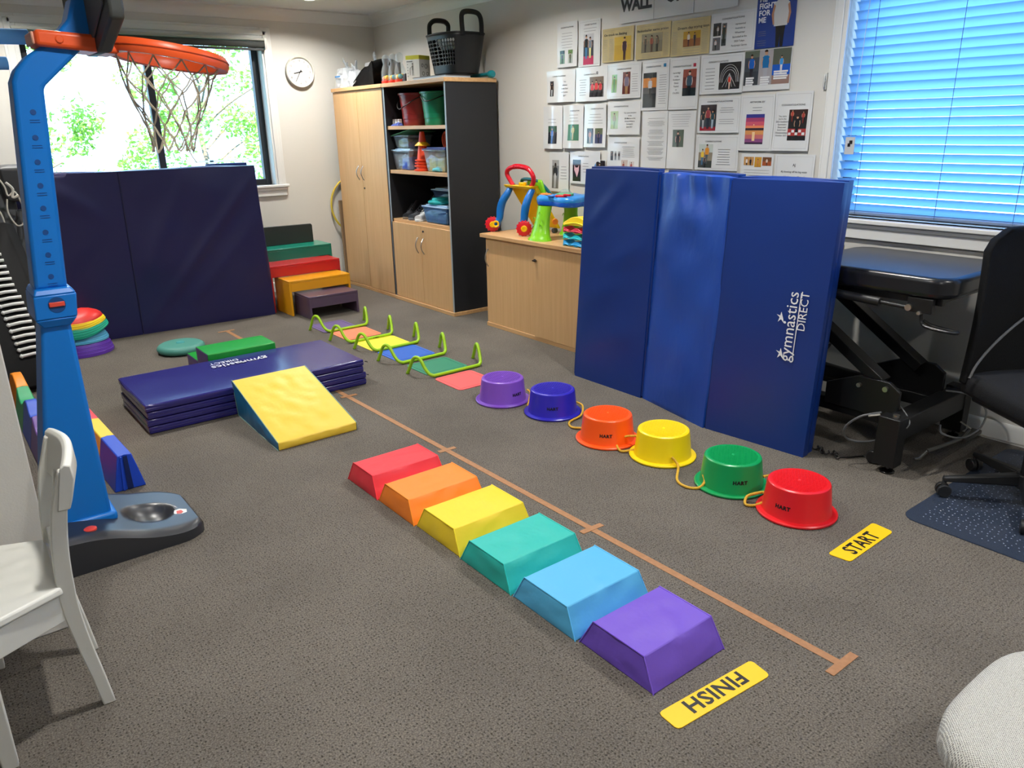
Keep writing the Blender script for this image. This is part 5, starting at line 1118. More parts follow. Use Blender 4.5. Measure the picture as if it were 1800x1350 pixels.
O('side_cover', MB().hexa([(0.430, 5.750, 0), (0.550, 5.770, 0), (0.550, 5.850, 0), (0.430, 5.850, 0), (0.570, 5.930, 1.0), (0.690, 5.930, 1.0), (0.690, 5.990, 1.0), (0.570, 5.990, 1.0)]), M('machine_mid', (66, 68, 70), .5), em, bevel=.02)
O('base_frame', MB().box(.03, .55, 5.62, 6.0, 0, .10), DARKMETAL, em, bevel=.01)
wcord = MB(); 
wcord.tube(smoothpath([(0.480, 5.790, 1.24), (0.520, 5.790, 1.16), (0.530, 5.780, 1.10), (0.570, 5.780, 1.12), (0.595, 5.780, 1.02), (0.580, 5.780, .93), (0.540, 5.780, .92), (0.510, 5.780, 1.0), (0.520, 5.780, 1.08)], 6), .005, 7)
wcord.tube(smoothpath([(0.470, 5.790, 1.26), (0.450, 5.790, 1.14), (0.430, 5.790, 1.08), (0.470, 5.790, 1.0), (0.480, 5.790, .93)], 6), .005, 7).tube(smoothpath([(0.530, 5.770, 1.18), (0.560, 5.770, 1.14), (0.550, 5.770, 1.09), (0.585, 5.770, 1.10)], 5), .008, 7)
O('white_cord', wcord, C((206, 202, 190)), em)
# black rung frame in front of it
rf = T('rung_frame', 'slanted black frame strung with white elastic rungs beside the blue hoop post', 'exercise frame', (.30, 5.3, 0))
def rp(x, t_, off=0): return Vector((x-.085*t_, 5.25+.40*t_-off*.8, .205+.67*t_+off*.5))
RB0 = M('rung_board_black', (9, 9, 10), .6, spec=.2)
O('board', MB().hexa([rp(.02, -.25, -.05), rp(.62, -.25, -.05), rp(.62, 1.12, -.05), rp(.02, 1.12, -.05), rp(.02, -.25, 0), rp(.56, -.25, 0), rp(.56, 1.12, 0), rp(.02, 1.12, 0)]), RB0, rf, bevel=.01)
O('stand_leg', MB().box(.06, .12, 5.10, 5.30, 0, .12), RB0, rf); O('stand_leg', MB().box(.50, .56, 5.14, 5.30, 0, .12), RB0, rf)
WR = C((228, 228, 224), .5); rung0 = None
for k in range(19):
    t_ = k*.052
    a = rp(.368-.01*(k > 9), t_, .012); b_ = rp(.489, t_, .012)+Vector((0, 0, .006))
    if rung0 is None:
        o = O('rung', MB().tube([a, (a+b_)/2+Vector((0, -.003, .004)), b_], .0095, 8).sphere(a, .0125, 8), WR, rf); rung0 = (o, a)
    else:
        c = o.copy(); link(c); c.parent = rf; c.matrix_parent_inverse = rung0[0].matrix_parent_inverse.copy(); c.location = a-rung0[1]
# blue foam covered rails reaching in from the left
fr = T('foam_rail', 'pair of blue foam covered rails reaching in at the top left', 'rail', (.05, 3.45, 0))
FM = M('blue_foam', (112, 184, 250), .85)
O('post', MB().cyl((.02, 3.45, 0), (.02, 3.45, 1.80), .02, 12), METAL, fr)
O('foam_tube', MB().cyl((-.15, 3.45, 1.782), (.487, 3.45, 1.792), .026, 18), FM, fr, bevel=.003); O('foam_tube', MB().cyl((-.15, 3.45, 1.695), (.405, 3.45, 1.702), .022, 18), FM, fr, bevel=.003)
O('bracket', MB().box(-.01, .05, 3.42, 3.48, 1.66, 1.80), METAL, fr)
# ================================================================== BABY TOYS ON THE LOW CABINET (z = 0.70)
bw = T('baby_walker', 'baby walker toy with a red handle, yellow panel and red wheels', 'toy', (3.58, 4.5, .70))
BLU = C((16, 108, 190), .3); YEL = C((246, 196, 12), .3); RED = C((214, 28, 44), .3); LIM = C((126, 200, 24), .3)
def wheel(x, y, z, r, side):
    wl = O('wheel', MB().lathe([(0, -.018), (.8*r, -.018), (r*.97, -.014), (r, 0), (r*.97, .014), (.8*r, .018), (0, .018)], (0, 0, 0), 22).xf(Matrix.Translation((x, y, z)) @ Matrix.Rotation(math.radians(90), 4, 'X') @ Matrix.Rotation(math.radians(-38*1), 4, 'Y')), RED, bw)
    g = MB()
    for k in range(14):
        a = 2*PI*k/14; p = Vector((r*math.cos(a), r*math.sin(a), 0)); g.box(p.x-.004, p.x+.004, p.y-.004, p.y+.004, -.014, .014)
    O('tread', g.xf(Matrix.Translation((x, y, z)) @ Matrix.Rotation(math.radians(90), 4, 'X') @ Matrix.Rotation(math.radians(-38), 4, 'Y')), RED, wl)
    nrm = Matrix.Rotation(math.radians(90), 4, 'X') @ Matrix.Rotation(math.radians(-38), 4, 'Y')
    O('hub_cap', MB().lathe([(0, .018), (.42*r, .018), (.42*r, .026), (.3*r, .028), (.26*r, .024), (0, .025)], (0, 0, 0), 18).xf(Matrix.Translation((x, y, z)) @ nrm), YEL, wl)
wheel(3.47, 4.705, .754, .054, 1); wheel(3.475, 4.335, .754, .054, 1)
for (y, dy) in ((4.665, -.018), (4.375, .012)):
    pth = smoothpath([(3.482, y+.005, .757), (3.505, y-.002, .80), (3.515, y-.002, .86), (3.525, y-.012+dy*.3, .92), (3.555, y-.02+dy, .975), (3.585, y-.02+dy, 1.015)], 4)
    O('leg', MB().tube(pth, [.021+.010*math.sin(PI*i/(len(pth)-1)) for i in range(len(pth))], 10, sx=.85), BLU, bw)
    O('axle_boss', MB().cyl((3.482, y+.03, .757), (3.482, y-.012, .757), .024, 16), BLU, bw, bevel=.004)
O('second_hub', MB().lathe([(.012, 0), (.026, 0), (.026, .012), (.018, .014), (.012, .008)], (0, 0, 0), 18).xf(Matrix.Translation((3.462, 4.655, .760)) @ Matrix.Rotation(math.radians(90), 4, 'X') @ Matrix.Rotation(math.radians(-38), 4, 'Y')), YEL, bw)
yp = MB().hexa([(3.56, 4.36, 1.018), (3.62, 4.36, 1.018), (3.62, 4.655, 1.018), (3.56, 4.655, 1.018), (3.55, 4.345, 1.040), (3.63, 4.345, 1.040), (3.63, 4.67, 1.040), (3.55, 4.67, 1.040)])
O('top_tray', yp, YEL, bw, bevel=.006)
O('front_panel', MB().hexa([(3.60, 4.365, 1.03), (3.625, 4.35, 1.03), (3.625, 4.66, 1.03), (3.60, 4.65, 1.03), (3.735, 4.26, .735), (3.755, 4.25, .735), (3.755, 4.56, .735), (3.735, 4.55, .735)]).hexa([(3.60, 4.35, 1.03), (3.625, 4.35, 1.03), (3.64, 4.345, .99), (3.60, 4.345, .98), (3.60, 4.365, 1.03), (3.625, 4.365, 1.03), (3.64, 4.36, .99), (3.60, 4.36, .98)]), YEL, bw, bevel=.006)
O('green_hood', MB().hexa([(3.635, 4.30, .985), (3.66, 4.29, .985), (3.67, 4.52, .985), (3.645, 4.52, .985), (3.635, 4.33, 1.075), (3.655, 4.34, 1.085), (3.66, 4.50, 1.085), (3.64, 4.50, 1.075)]), LIM, bw, bevel=.01)
O('dark_green_arch', MB().tube(smoothpath([(3.645, 4.56, 1.045), (3.64, 4.55, 1.075), (3.64, 4.45, 1.08), (3.65, 4.36, 1.06), (3.67, 4.29, 1.0), (3.69, 4.26, .955)], 4), .012, 8), C((0, 92, 100), .3), bw)
O('button', MB().cyl((3.585, 4.48, 1.04), (3.585, 4.48, 1.062), .03, 18), YEL, bw, bevel=.004)
hpth = smoothpath([(3.585, 4.595, 1.035), (3.58, 4.62, 1.07), (3.57, 4.645, 1.115), (3.565, 4.62, 1.150), (3.565, 4.55, 1.170), (3.565, 4.47, 1.172), (3.565, 4.39, 1.158), (3.57, 4.345, 1.115), (3.58, 4.35, 1.07), (3.585, 4.385, 1.035)], 5)
O('handle', MB().tube(hpth, .0165, 12), RED, bw, smooth=80)
hb = MB()
for k in range(20, 31): p = hpth[k]; d = (hpth[k+1]-hpth[k-1]).normalized(); hb.cyl(p-d*.003, p+d*.003, .0185, 12)
O('grip_ridges', hb, RED, bw)
for yy in (4.30, 4.52): O('front_castor', MB().cyl((3.72, yy, .718), (3.75, yy, .718), .018, 12), C((70, 72, 76)), bw)
O('panel_knob', MB().cyl((3.64, 4.30, .90), (3.63, 4.285, .90), .016, 12), C((240, 130, 40)), bw, bevel=.003); O('panel_knob', MB().cyl((3.70, 4.255, .79), (3.69, 4.24, .79), .022, 12), C((240, 130, 40)), bw, bevel=.003)
at = T('activity_table', 'toy activity table with a blue top and green legs on the low cabinet', 'toy', (3.6, 4.0, .70))
def clover(z, k, off=0.0):
    out = []
    for q in range(72):
        a = 2*PI*q/72; r = (.165+.03*math.cos(4*(a-.78)))*k; out.append((3.60+r*math.cos(a)*1.0, 4.005+r*math.sin(a)*1.22, z))
    return out
def stack(levels):
    m = MB(); n = 72; vs_ = []
    for z, k in levels: vs_ += clover(z, k)
    fs = [(i*n+q, i*n+(q+1) % n, (i+1)*n+(q+1) % n, (i+1)*n+q) for i in range(len(levels)-1) for q in range(n)] + [tuple(range(n))[::-1], tuple(range((len(levels)-1)*n, len(levels)*n))]
    return m.add(vs_, fs)
O('table_base', stack([(.928, .86), (.934, .97), (.958, 1.0), (.962, .99)]), C((14, 84, 190), .3), at, smooth=50)
O('table_top', stack([(.962, 1.0), (.975, 1.01), (.988, .98), (.996, .92)]), C((44, 140, 218), .3), at, smooth=50)
def tleg(x, y, dx, dy, name='leg'):
    L_ = [(0, .70, 1.55), (0, .714, 1.46), (.1, .722, 1.28), (.3, .78, 1.06), (.65, .86, .88), (1, .93, .92)]; vs_ = []; n = 20
    for t_, z, k in L_:
        for q in range(n): a = 2*PI*q/n; vs_.append((x+dx*t_+.043*k*math.cos(a), y+dy*t_+.066*k*math.sin(a), z))
    m = MB().add(vs_, [(i*n+q, i*n+(q+1) % n, (i+1)*n+(q+1) % n, (i+1)*n+q) for i in range(5) for q in range(n)] + [tuple(range(n))[::-1]])
    lg = O(name, m, LIM, at, smooth=60)
    lv = MB(); rr = random.Random(int(x*100+y*1000))
    for k in range(4):
        z = .76+.04*k; yy = y+dy*.4+.03*(-1)**k; lv.tube(smoothpath([(x+dx*.4-.040, yy-.012, z), (x+dx*.4-.044, yy, z+.014), (x+dx*.4-.041, yy+.012, z-.002)], 3), .0028, 5)
    O('leaf_relief', lv, LIM, lg)
tleg(3.425, 4.10, .05, .0); tleg(3.76, 4.15, -.03, -.03); tleg(3.74, 3.82, -.03, -.0)
kn = MB().sphere((3.52, 4.16, .998), .022, 12, sc=(1, 1.6, .5)); O('orange_button', kn, C((240, 110, 40)), at)
O('orange_button', MB().sphere((3.50, 4.10, 1.003), .02, 12, sc=(1, 1.8, .4)), C((240, 130, 40)), at)
O('clear_dome', MB().sphere((3.56, 3.99, 1.0), .05, 20, sc=(1, 1, .8)), CLEAR, at)
O('green_gear', MB().cyl((3.56, 3.99, .996), (3.56, 3.99, 1.012), .058, 18), C((90, 180, 120)), at, bevel=.003)
O('red_lever', MB().box(3.46, 3.50, 3.90, 3.98, .994, 1.008).box(3.47, 3.49, 3.85, 3.91, 1.004, 1.018), RED, at, bevel=.004)
O('blue_key', MB().box(3.45, 3.49, 4.0, 4.05, .994, 1.004), C((70, 130, 220)), at, bevel=.003)
for i, (col, z, lb) in enumerate((((40, 160, 222), .70, 'blue'), ((20, 188, 196), .742, 'teal'), ((206, 46, 70), .786, 'red'), ((250, 214, 30), .822, 'yellow'))):
    m = MB(); vs_ = []; n = 24
    for k in range(n+1):
        u = k/n; y = 3.555+.25*u; w_ = .036*math.cos(2*PI*(u-.5)*1.0)*(.5 if i < 3 else 1.0); zt = z+.026+ (.010*math.cos(4*PI*u) if i < 3 else .05*math.sin(PI*u)*.9); zb = z+.0005+(.008*(1+math.cos(4*PI*u+PI)) if i < 3 else .014)
        vs_ += [(3.375, y, zb), (3.46, y, zb), (3.455, y, zt), (3.38, y, zt)]
    m.add(vs_, [(k*4+q, k*4+(q+1) % 4, (k+1)*4+(q+1) % 4, (k+1)*4+q) for k in range(n) for q in range(4)] + [(3, 2, 1, 0), tuple(range(n*4, n*4+4))])
    t = T('toy_stepping_stone', '%s %s' % (lb, ('toy stepping piece at the bottom of the small stack', 'toy stepping piece second in the small stack', 'toy stepping piece third in the small stack', 'arched toy stepping piece on top of the small stack')[i]), 'toy', (3.42, 3.68, z), 'small stack of toy stepping pieces')
    O('piece', m, C(col, .35), t, smooth=50, bevel=.003)
    O('rib', MB().tube([(3.3745, 3.565+.23*k/10, z+.012+(.004*math.cos(4*PI*k/10) if i < 3 else .02*math.sin(PI*k/10))) for k in range(11)], .003, 5), C(tuple(min(255, int(c*1.1)+10) for c in col)), t)
O('grey_disc', MB().lathe([(0, 0), (.115, 0), (.12, .006), (.12, .014), (.115, .02), (0, .02)], (0, 0, 0), 36).xf(Matrix.Translation((3.79, 3.83, .825)) @ Matrix.Rotation(math.radians(-80), 4, 'Y')), C((176, 180, 168), .5), cat='disc', label='pale grey round disc leaning on the wall behind the toy table')
# ================================================================== LAMINATED NOTICES ON THE RIGHT WALL
PAPER = M('laminated_paper', (222, 223, 222), .16, coat=1.0, bump=(9, .05)); NEWS = M('laminated_newsprint', (206, 188, 138), .18, coat=1.0, bump=(9, .05), var=((192, 174, 126), 14)); BLUEP = M('laminated_blue_poster', (34, 62, 140), .2, coat=1.0)
PHM = {}
INK = C((40, 40, 46), .3); GREYINK = C((120, 120, 122), .3)
SKIN = (196, 150, 122)
class Sheet:
    def __init__(s, label, y0, z0, y1, z1, mat, bow, seed, cat='notice', name='wall_notice'):
        s.y0, s.z0, s.y1, s.z1, s.bow, s.sd = y0, z0, y1, z1, bow, seed
        s.w, s.h = y0-y1, z0-z1
        s.t = T(name, label, cat, (XW, (y0+y1)/2, z1), 'laminated notices on the right wall')
        n = 10; m = MB(); vs_ = []
        for b in (0, .0012):
            for j in range(n+1):
                for i in range(n+1): vs_.append(s.P(i/n, j/n, -b))
        q = (n+1)*(n+1); fs = []
        for j in range(n):
            for i in range(n): a = j*(n+1)+i; fs += [(a, a+n+1, a+n+2, a+1), (q+a, q+a+1, q+a+n+2, q+a+n+1)]
        ed = [i for i in range(n+1)] + [j*(n+1)+n for j in range(1, n+1)] + [n*(n+1)+i for i in range(n-1, -1, -1)] + [j*(n+1) for j in range(n-1, 0, -1)]
        for k in range(len(ed)): a, b = ed[k], ed[(k+1) % len(ed)]; fs.append((a, b, q+b, q+a))
        s.sheet = O('sheet', m.add(vs_, fs), mat, s.t, smooth=60)
        s.tx = MB(); s.gx = MB()
    def P(s, u, v, lift=0.0):
        d = s.bow*(.6*(math.sin(PI*u)**2)+.8*(v-.25)**2*(1+.6*math.sin(5*u+s.sd))) + min(.0016, abs(s.bow)*.3)*math.sin(7*v+s.sd*2.1)*math.sin(4*u+s.sd)
        return Vector((XW-.0065-abs(s.bow)*.4-d-lift, s.y0-s.w*u, s.z0-s.h*v))
    def text(s, st, u, v, size, bold=0.0, al='CENTER', width=None, mb=None):
        text(mb or s.tx, st, lambda x, y: s.P(u+x/s.w, v-y/s.h, .0009), size, bold, al, width=width)
    def lines(s, u0, v0, u1, v1, n, th=.0022, jag=.25):
        rr = random.Random(int(u0*999+v0*77+s.sd*13))
        for k in range(n):
            v = v0+(v1-v0)*(k/max(1, n-1)); c = (u0+u1)/2; hw_ = (u1-u0)/2*(1-jag*rr.random())
            h_ = th/s.h; s.gx.add([s.P(c-hw_+2*hw_*q/4, v+(h_ if r_ else 0), .0008) for r_ in (1, 0) for q in range(5)], [(q, q+1, q+6, q+5) for q in range(4)])
    def rect(s, mb, u0, v0, u1, v1, m=0, lift=.0008, n=4):
        mb.add([s.P(u0+(u1-u0)*i/n, v0+(v1-v0)*j/n, lift) for j in range(n+1) for i in range(n+1)], [(j*(n+1)+i, (j+1)*(n+1)+i, (j+1)*(n+1)+i+1, j*(n+1)+i+1) for j in range(n) for i in range(n)], m)
    def photo(s, u0, v0, u1, v1, bands, figs, name='photo'):
        """flat printed picture: bands of colour [(v_fraction, colour)], figures [(cx, top, height, shirt, trousers)]"""
        mb = MB(); mats = []; ix = {}
        def mi(c):
            if c not in ix: ix[c] = len(mats); mats.append(C(c, .2, 1.0))
            return ix[c]
        W, H = u1-u0, v1-v0; va = 0
        for k, (vb, c) in enumerate(bands): s.rect(mb, u0, v0+H*va, u1, v0+H*vb, mi(c)); va = vb
        ar = (W*s.w)/(H*s.h)
        def pt(x, y, l): return s.P(u0+W*min(1, max(0, x)), v0+H*min(1, max(0, y)), l)
        for k, fg_ in enumerate(figs):
            cx, top, h, sh, tr = fg_[:5]; sk_ = fg_[5] if len(fg_) > 5 else SKIN; l = .0014+.0012*k; q = h/ar
            def P4(ps, c, dl=0): mb.add([pt(cx+a*q, top+b*h, l+dl) for a, b in ps][::-1], [tuple(range(len(ps)))], mi(c))
            P4([(-.10, .34), (-.07, .62), (-.06, .98), (-.01, .98), (0, .64), (.01, .98), (.06, .98), (.07, .62), (.10, .34)], tr)
            P4([(-.06, .17), (.06, .17), (.13, .22), (.11, .52), (-.11, .52), (-.13, .22)], sh, .0003)
            P4([(-.13, .22), (-.16, .36), (-.13, .50), (-.105, .49), (-.125, .36), (-.10, .25)], sk_, .0006); P4([(.13, .22), (.16, .36), (.13, .50), (.105, .49), (.125, .36), (.10, .25)], sk_, .0006)
            P4([(.055*math.cos(2*PI*z/10), .085+.075*math.sin(2*PI*z/10)) for z in range(10)], sk_, .0006)
            P4([(.06*math.cos(PI+PI*z/6), .07+.075*math.sin(PI+PI*z/6)) for z in range(7)], (54, 40, 32), .0009)
        O(name, mb, mats, s.t, smooth=None)
    def border(s, col=(150, 150, 152), k=34, i0=.055):
        m = MB(); iu = i0*.21/s.w; iv = i0*.21/s.h
        for a in range(k):
            f0, f1 = a/k, (a+.55)/k
            for (p, q) in (((iu+(1-2*iu)*f0, iv), (iu+(1-2*iu)*f1, iv+.006)), ((iu+(1-2*iu)*f0, 1-iv-.006), (iu+(1-2*iu)*f1, 1-iv)), ((iu, iv+(1-2*iv)*f0), (iu+.006, iv+(1-2*iv)*f1)), ((1-iu-.006, iv+(1-2*iv)*f0), (1-iu, iv+(1-2*iv)*f1))):
                s.rect(m, p[0], p[1], q[0], q[1], 0, .0007, 1)
        O('dotted_border', m, C(col, .3), s.t, smooth=None, kind='stuff')
    def done(s):
        if s.tx.v: O('lettering', s.tx, INK, s.t, smooth=None, kind='stuff')
        if s.gx.v: O('text_lines', s.gx, GREYINK, s.t, smooth=None, kind='stuff')
def S(label, r, mat=PAPER, bow=.004, cat='notice', name='wall_notice', _n=[0]):
    _n[0] += 1; return Sheet(label, r[0], r[1], r[2], r[3], mat, bow, _n[0], cat, name)
BK_ = (34, 34, 38); WH = (224, 224, 222)
# headline sheets
s = S('top row sheet with the big black word WALL', (3.800, 2.252, 3.516, 2.054)); s.border((196, 196, 196)); s.text('WALL', .04, .645, .095, .05, 'LEFT', width=.265); s.done()
s = S('top row sheet with the big black word OF', (3.512, 2.240, 3.207, 2.054)); s.border((196, 196, 196)); s.text('OF', .32, .56, .095, .05, 'LEFT', width=.12); s.done()
s = S('blank headed sheet right of the word OF in the top row', (3.202, 2.235, 2.898, 2.053)); s.border((196, 196, 196)); s.done()
# row one
s = S('narrow notice with two small photos at its foot, top left of the wall', (4.403, 2.117, 4.196, 1.832), bow=.007); s.text('CONGRATULATIONS', .5, .13, .012, .01, width=.13); s.lines(.22, .24, .78, .56, 6); s.photo(.14, .62, .40, .92, [(.25, (40, 46, 40)), (1, (120, 150, 130))], [(.5, .2, .8, (60, 90, 120), (40, 50, 60))]); s.photo(.58, .62, .80, .92, [(.3, (110, 140, 90)), (1, (170, 180, 170))], [(.5, .2, .8, (90, 100, 80), (50, 60, 50))]); s.done()
s = S('portrait notice with a dark and pink photo beside the newspaper cuttings', (4.182, 2.110, 3.975, 1.822), bow=.006); s.border(); s.text('CONGRATULATIONS', .55, .12, .012, .01, width=.11); s.lines(.22, .18, .85, .24, 2); s.photo(.24, .30, .72, .96, [(.22, (200, 200, 204)), (.72, (70, 74, 84)), (1, (190, 60, 96))], [(.3, .02, .8, (30, 30, 36), (70, 120, 160)), (.7, .1, .7, (130, 140, 150), (230, 220, 150))]); s.done()
for (lab, r, head, b, ph) in (('yellowed newspaper cutting headed On track to Beijing', (3.954, 2.036, 3.676, 1.834), 'On track to Beijing', (.05, .22, .74), ((.40, .28, .93, .97), [(.35, (206, 172, 70)), (1, (196, 160, 60))], [(.62, .02, 1.1, (66, 36, 46), (60, 30, 40), (214, 168, 120))])),
                           ('yellowed newspaper cutting headed Basketballer earns praise', (3.654, 2.031, 3.373, 1.832), 'Basketballer earns praise', (.03, .215, .90), ((.17, .28, .78, .82), [(.4, (146, 138, 112)), (1, (130, 122, 100))], [(.2, .1, .9, (90, 84, 70), (60, 56, 50)), (.5, .1, .9, (150, 80, 60), (90, 60, 50)), (.75, .15, .85, (120, 110, 90), (70, 66, 60))])),
                           ('yellowed newspaper cutting headed Dream day trying toys', (3.368, 2.026, 3.079, 1.829), 'Dream day trying toys', (.17, .27, .80), ((.33, .34, .77, .76), [(.5, (190, 150, 50)), (1, (150, 96, 50))], [(.32, .05, .95, (220, 210, 190), (80, 50, 50)), (.68, .12, .9, (60, 56, 60), (70, 60, 56))]))):
    s = S(lab, r, NEWS, .002, 'newspaper cutting', 'newspaper_cutting'); s.lines(.05, .06, .9, .06, 1, .001)
    s.text(head, b[0], b[1], .02, .012, 'LEFT', width=b[2]*s.w); (u0, v0, u1, v1), bands, figs = ph; s.photo(u0, v0, u1, v1, bands, figs)
    for c0 in (.03, .22, .80): 
        if c0+.15 < u0 or c0 > u1-.02: s.lines(c0, .32, c0+.15, .93, 16, .0014, .1)
    if v1 < .9: s.lines(u0, v1+.04, u1, .95, 3, .0014, .1)
    s.done()
s = S('landscape notice with three small black and white photos in the top row', (3.073, 2.031, 2.772, 1.822)); s.border(); s.text('CONGRATULATIONS', .5, .18, .013, .012, width=.15); s.photo(.06, .24, .24, .56, [(.3, (60, 60, 64)), (1, (30, 30, 34))], [(.6, .2, .8, (190, 190, 190), (120, 120, 124))]); s.photo(.06, .60, .24, .92, [(1, (96, 96, 100))], [(.4, .1, .9, (200, 200, 200), (40, 40, 44))]); s.photo(.26, .26, .37, .82, [(.7, (110, 112, 112)), (1, (60, 64, 64))], [(.5, .05, .85, (34, 50, 46), (30, 40, 40))])
for k, q in enumerate(('represented', 'Australia at', 'Wheelchair', 'Basketball at the', '2020 Tokyo', 'Paralympic Games')): s.text(q, .67, .34+.105*k, .014, .004)
s.done()
s = S('blue poster of a child in a white shirt with the words fight for me', (2.773, 2.150, 2.533, 1.825), BLUEP, .0, 'poster', 'wall_poster'); wt = MB()
for k, q in enumerate(('ME', 'FIGHT', 'FOR', 'ME')): s.text(q, .06, .29+.105*k, .037, .03, 'LEFT', mb=wt)
s.text('MENT', .03, .18, .04, .03, 'LEFT', mb=wt)
O('lettering', wt, C((226, 228, 236), .3), s.t, smooth=None)
s.photo(.36, .10, .92, .995, [(1, (36, 62, 138))], [(.50, .0, 1.25, (206, 204, 200), (30, 30, 34), (186, 132, 100))]); s.lines(.06, .74, .30, .80, 3, .0016); s.lines(.06, .88, .30, .95, 3, .0016); s.done()
# row two
s = S('landscape notice with a small dark photo at its left, furthest left of the second row', (4.514, 1.815, 4.213, 1.604), bow=.010); s.text('CONGRATULATIONS', .45, .20, .012, .01, width=.14); s.photo(.12, .32, .26, .80, [(1, (60, 60, 62))], [(.5, .1, .9, (20, 20, 24), (200, 200, 200))])
for k, q in enumerate(('You', 'achieved', 'in the Gold', 'in October', '2017')): s.text(q, .66, .38+.11*k, .014, .004)
s.done()
s = S('landscape notice with a photo of people in red shirts', (4.207, 1.819, 3.900, 1.601), bow=.008); s.text('CONGRATULATIONS', .5, .24, .012, .01, width=.14); s.lines(.12, .36, .36, .80, 7, .003); s.photo(.47, .30, .89, .88, [(.35, (120, 104, 90)), (1, (56, 48, 48))], [(.2, .2, .9, (206, 50, 60), (40, 36, 40)), (.5, .15, .95, (214, 54, 64), (36, 34, 38)), (.8, .2, .9, (200, 46, 58), (44, 40, 44))]); s.text('o', .70, .215, .03, .02); s.done()
s = S('landscape notice with a narrow brown portrait photo right of the red shirts', (3.898, 1.820, 3.600, 1.608), bow=.007); s.border(); s.text('CONGRATULATIONS', .5, .18, .012, .01, width=.13); s.photo(.48, .25, .70, .88, [(.5, (110, 60, 56)), (1, (96, 44, 40))], [(.55, .02, 1.2, (120, 110, 130), (170, 130, 90), (190, 140, 120))]); s.photo(.14, .30, .30, .82, [(1, (150, 190, 130))], [(.5, .1, .9, (110, 160, 110), (120, 150, 120))]); s.lines(.74, .32, .92, .80, 8); s.done()
s = S('portrait notice with a photo of a player on a dark court and a blue dot', (3.591, 1.820, 3.369, 1.528), bow=.006); s.border(); s.text('CONGRATULATIONS', .42, .14, .013, .01, width=.13); bd3 = MB(); s.rect(bd3, .80, .08, .89, .145, 0, .001, 1); O('blue_dot', bd3, C((40, 120, 170), .3), s.t, smooth=None); s.photo(.06, .24, .56, .94, [(.15, (26, 24, 24)), (.42, (206, 130, 60)), (.6, (70, 66, 66)), (1, (38, 40, 42))], [(.55, .12, .62, (200, 196, 196), (40, 40, 44))]); s.lines(.64, .30, .93, .86, 13); s.done()
s = S('portrait notice with a photo of a child in a dark dress and a red dot', (3.364, 1.819, 3.140, 1.528), bow=.006); s.border(); s.text('CONGRATULATIONS', .42, .18, .013, .01, width=.14); rd3 = MB(); s.rect(rd3, .80, .125, .89, .19, 0, .001, 1); O('red_dot', rd3, C((170, 40, 60), .3), s.t, smooth=None); s.photo(.48, .23, .92, .74, [(.3, (150, 80, 66)), (.7, (110, 60, 54)), (1, (30, 40, 44))], [(.5, .05, 1.1, (60, 84, 100), (20, 30, 36), (210, 180, 170))])
for k, q in enumerate(('1st in High', 'in the', 'Southport', 'Dance', 'Festival', 'on', '17.6.2022')): s.text(q, .25, .30+.065*k, .014, .004)
s.done()
s = S('landscape notice with a dark photo of a ring of white arcs and a red figure', (3.129, 1.816, 2.830, 1.607), bow=.006); s.border(); s.text('CONGRATULATIONS', .42, .20, .013, .01, width=.14); s.photo(.46, .22, .94, .90, [(1, (44, 42, 44))], [(.52, .45, .55, (206, 60, 50), (216, 180, 160))]); arc = MB()
for rr_ in (.30, .36, .42): arc.tube([s.P(.70+rr_*.52*math.cos(PI*k/16), .72-rr_*1.05*math.sin(PI*k/16), .0018) for k in range(17)], .0011, 4)
for a in (-.15, -.07, .07, .15): arc.tube([s.P(.70, .50, .0018), s.P(.70+a, .84, .0018)], .001, 4)
O('white_arcs', arc, C((210, 208, 206)), s.t, smooth=None); s.lines(.12, .34, .36, .86, 7, .003); s.done()
s = S('sheet of three sports photos side by side under the blue poster', (2.829, 1.820, 2.533, 1.612), bow=.003); s.photo(.01, .01, .33, .86, [(.2, (96, 104, 90)), (.6, (70, 76, 84)), (1, (60, 64, 70))], [(.5, .1, .8, (24, 96, 190), (40, 40, 50))]); s.photo(.33, .01, .62, .86, [(1, (166, 162, 164))], [(.5, .0, 1.0, (30, 110, 170), (170, 170, 176))]); s.photo(.62, .01, .985, .86, [(.45, (90, 96, 84)), (.75, (30, 90, 190)), (1, (150, 120, 110))], [(.5, .2, .5, (60, 150, 220), (220, 220, 224))])
lb = MB()
for (u0, u1, v0) in ((.06, .24, .66), (.38, .58, .66), (.66, .95, .54)):
    for k in range(4): s.rect(lb, u0, v0+.055*k, u1-.02*(k % 2), v0+.055*k+.042, 0, .0016, 2)
O('caption_strips', lb, C((224, 224, 224), .3), s.t, smooth=None, kind='stuff'); s.done()
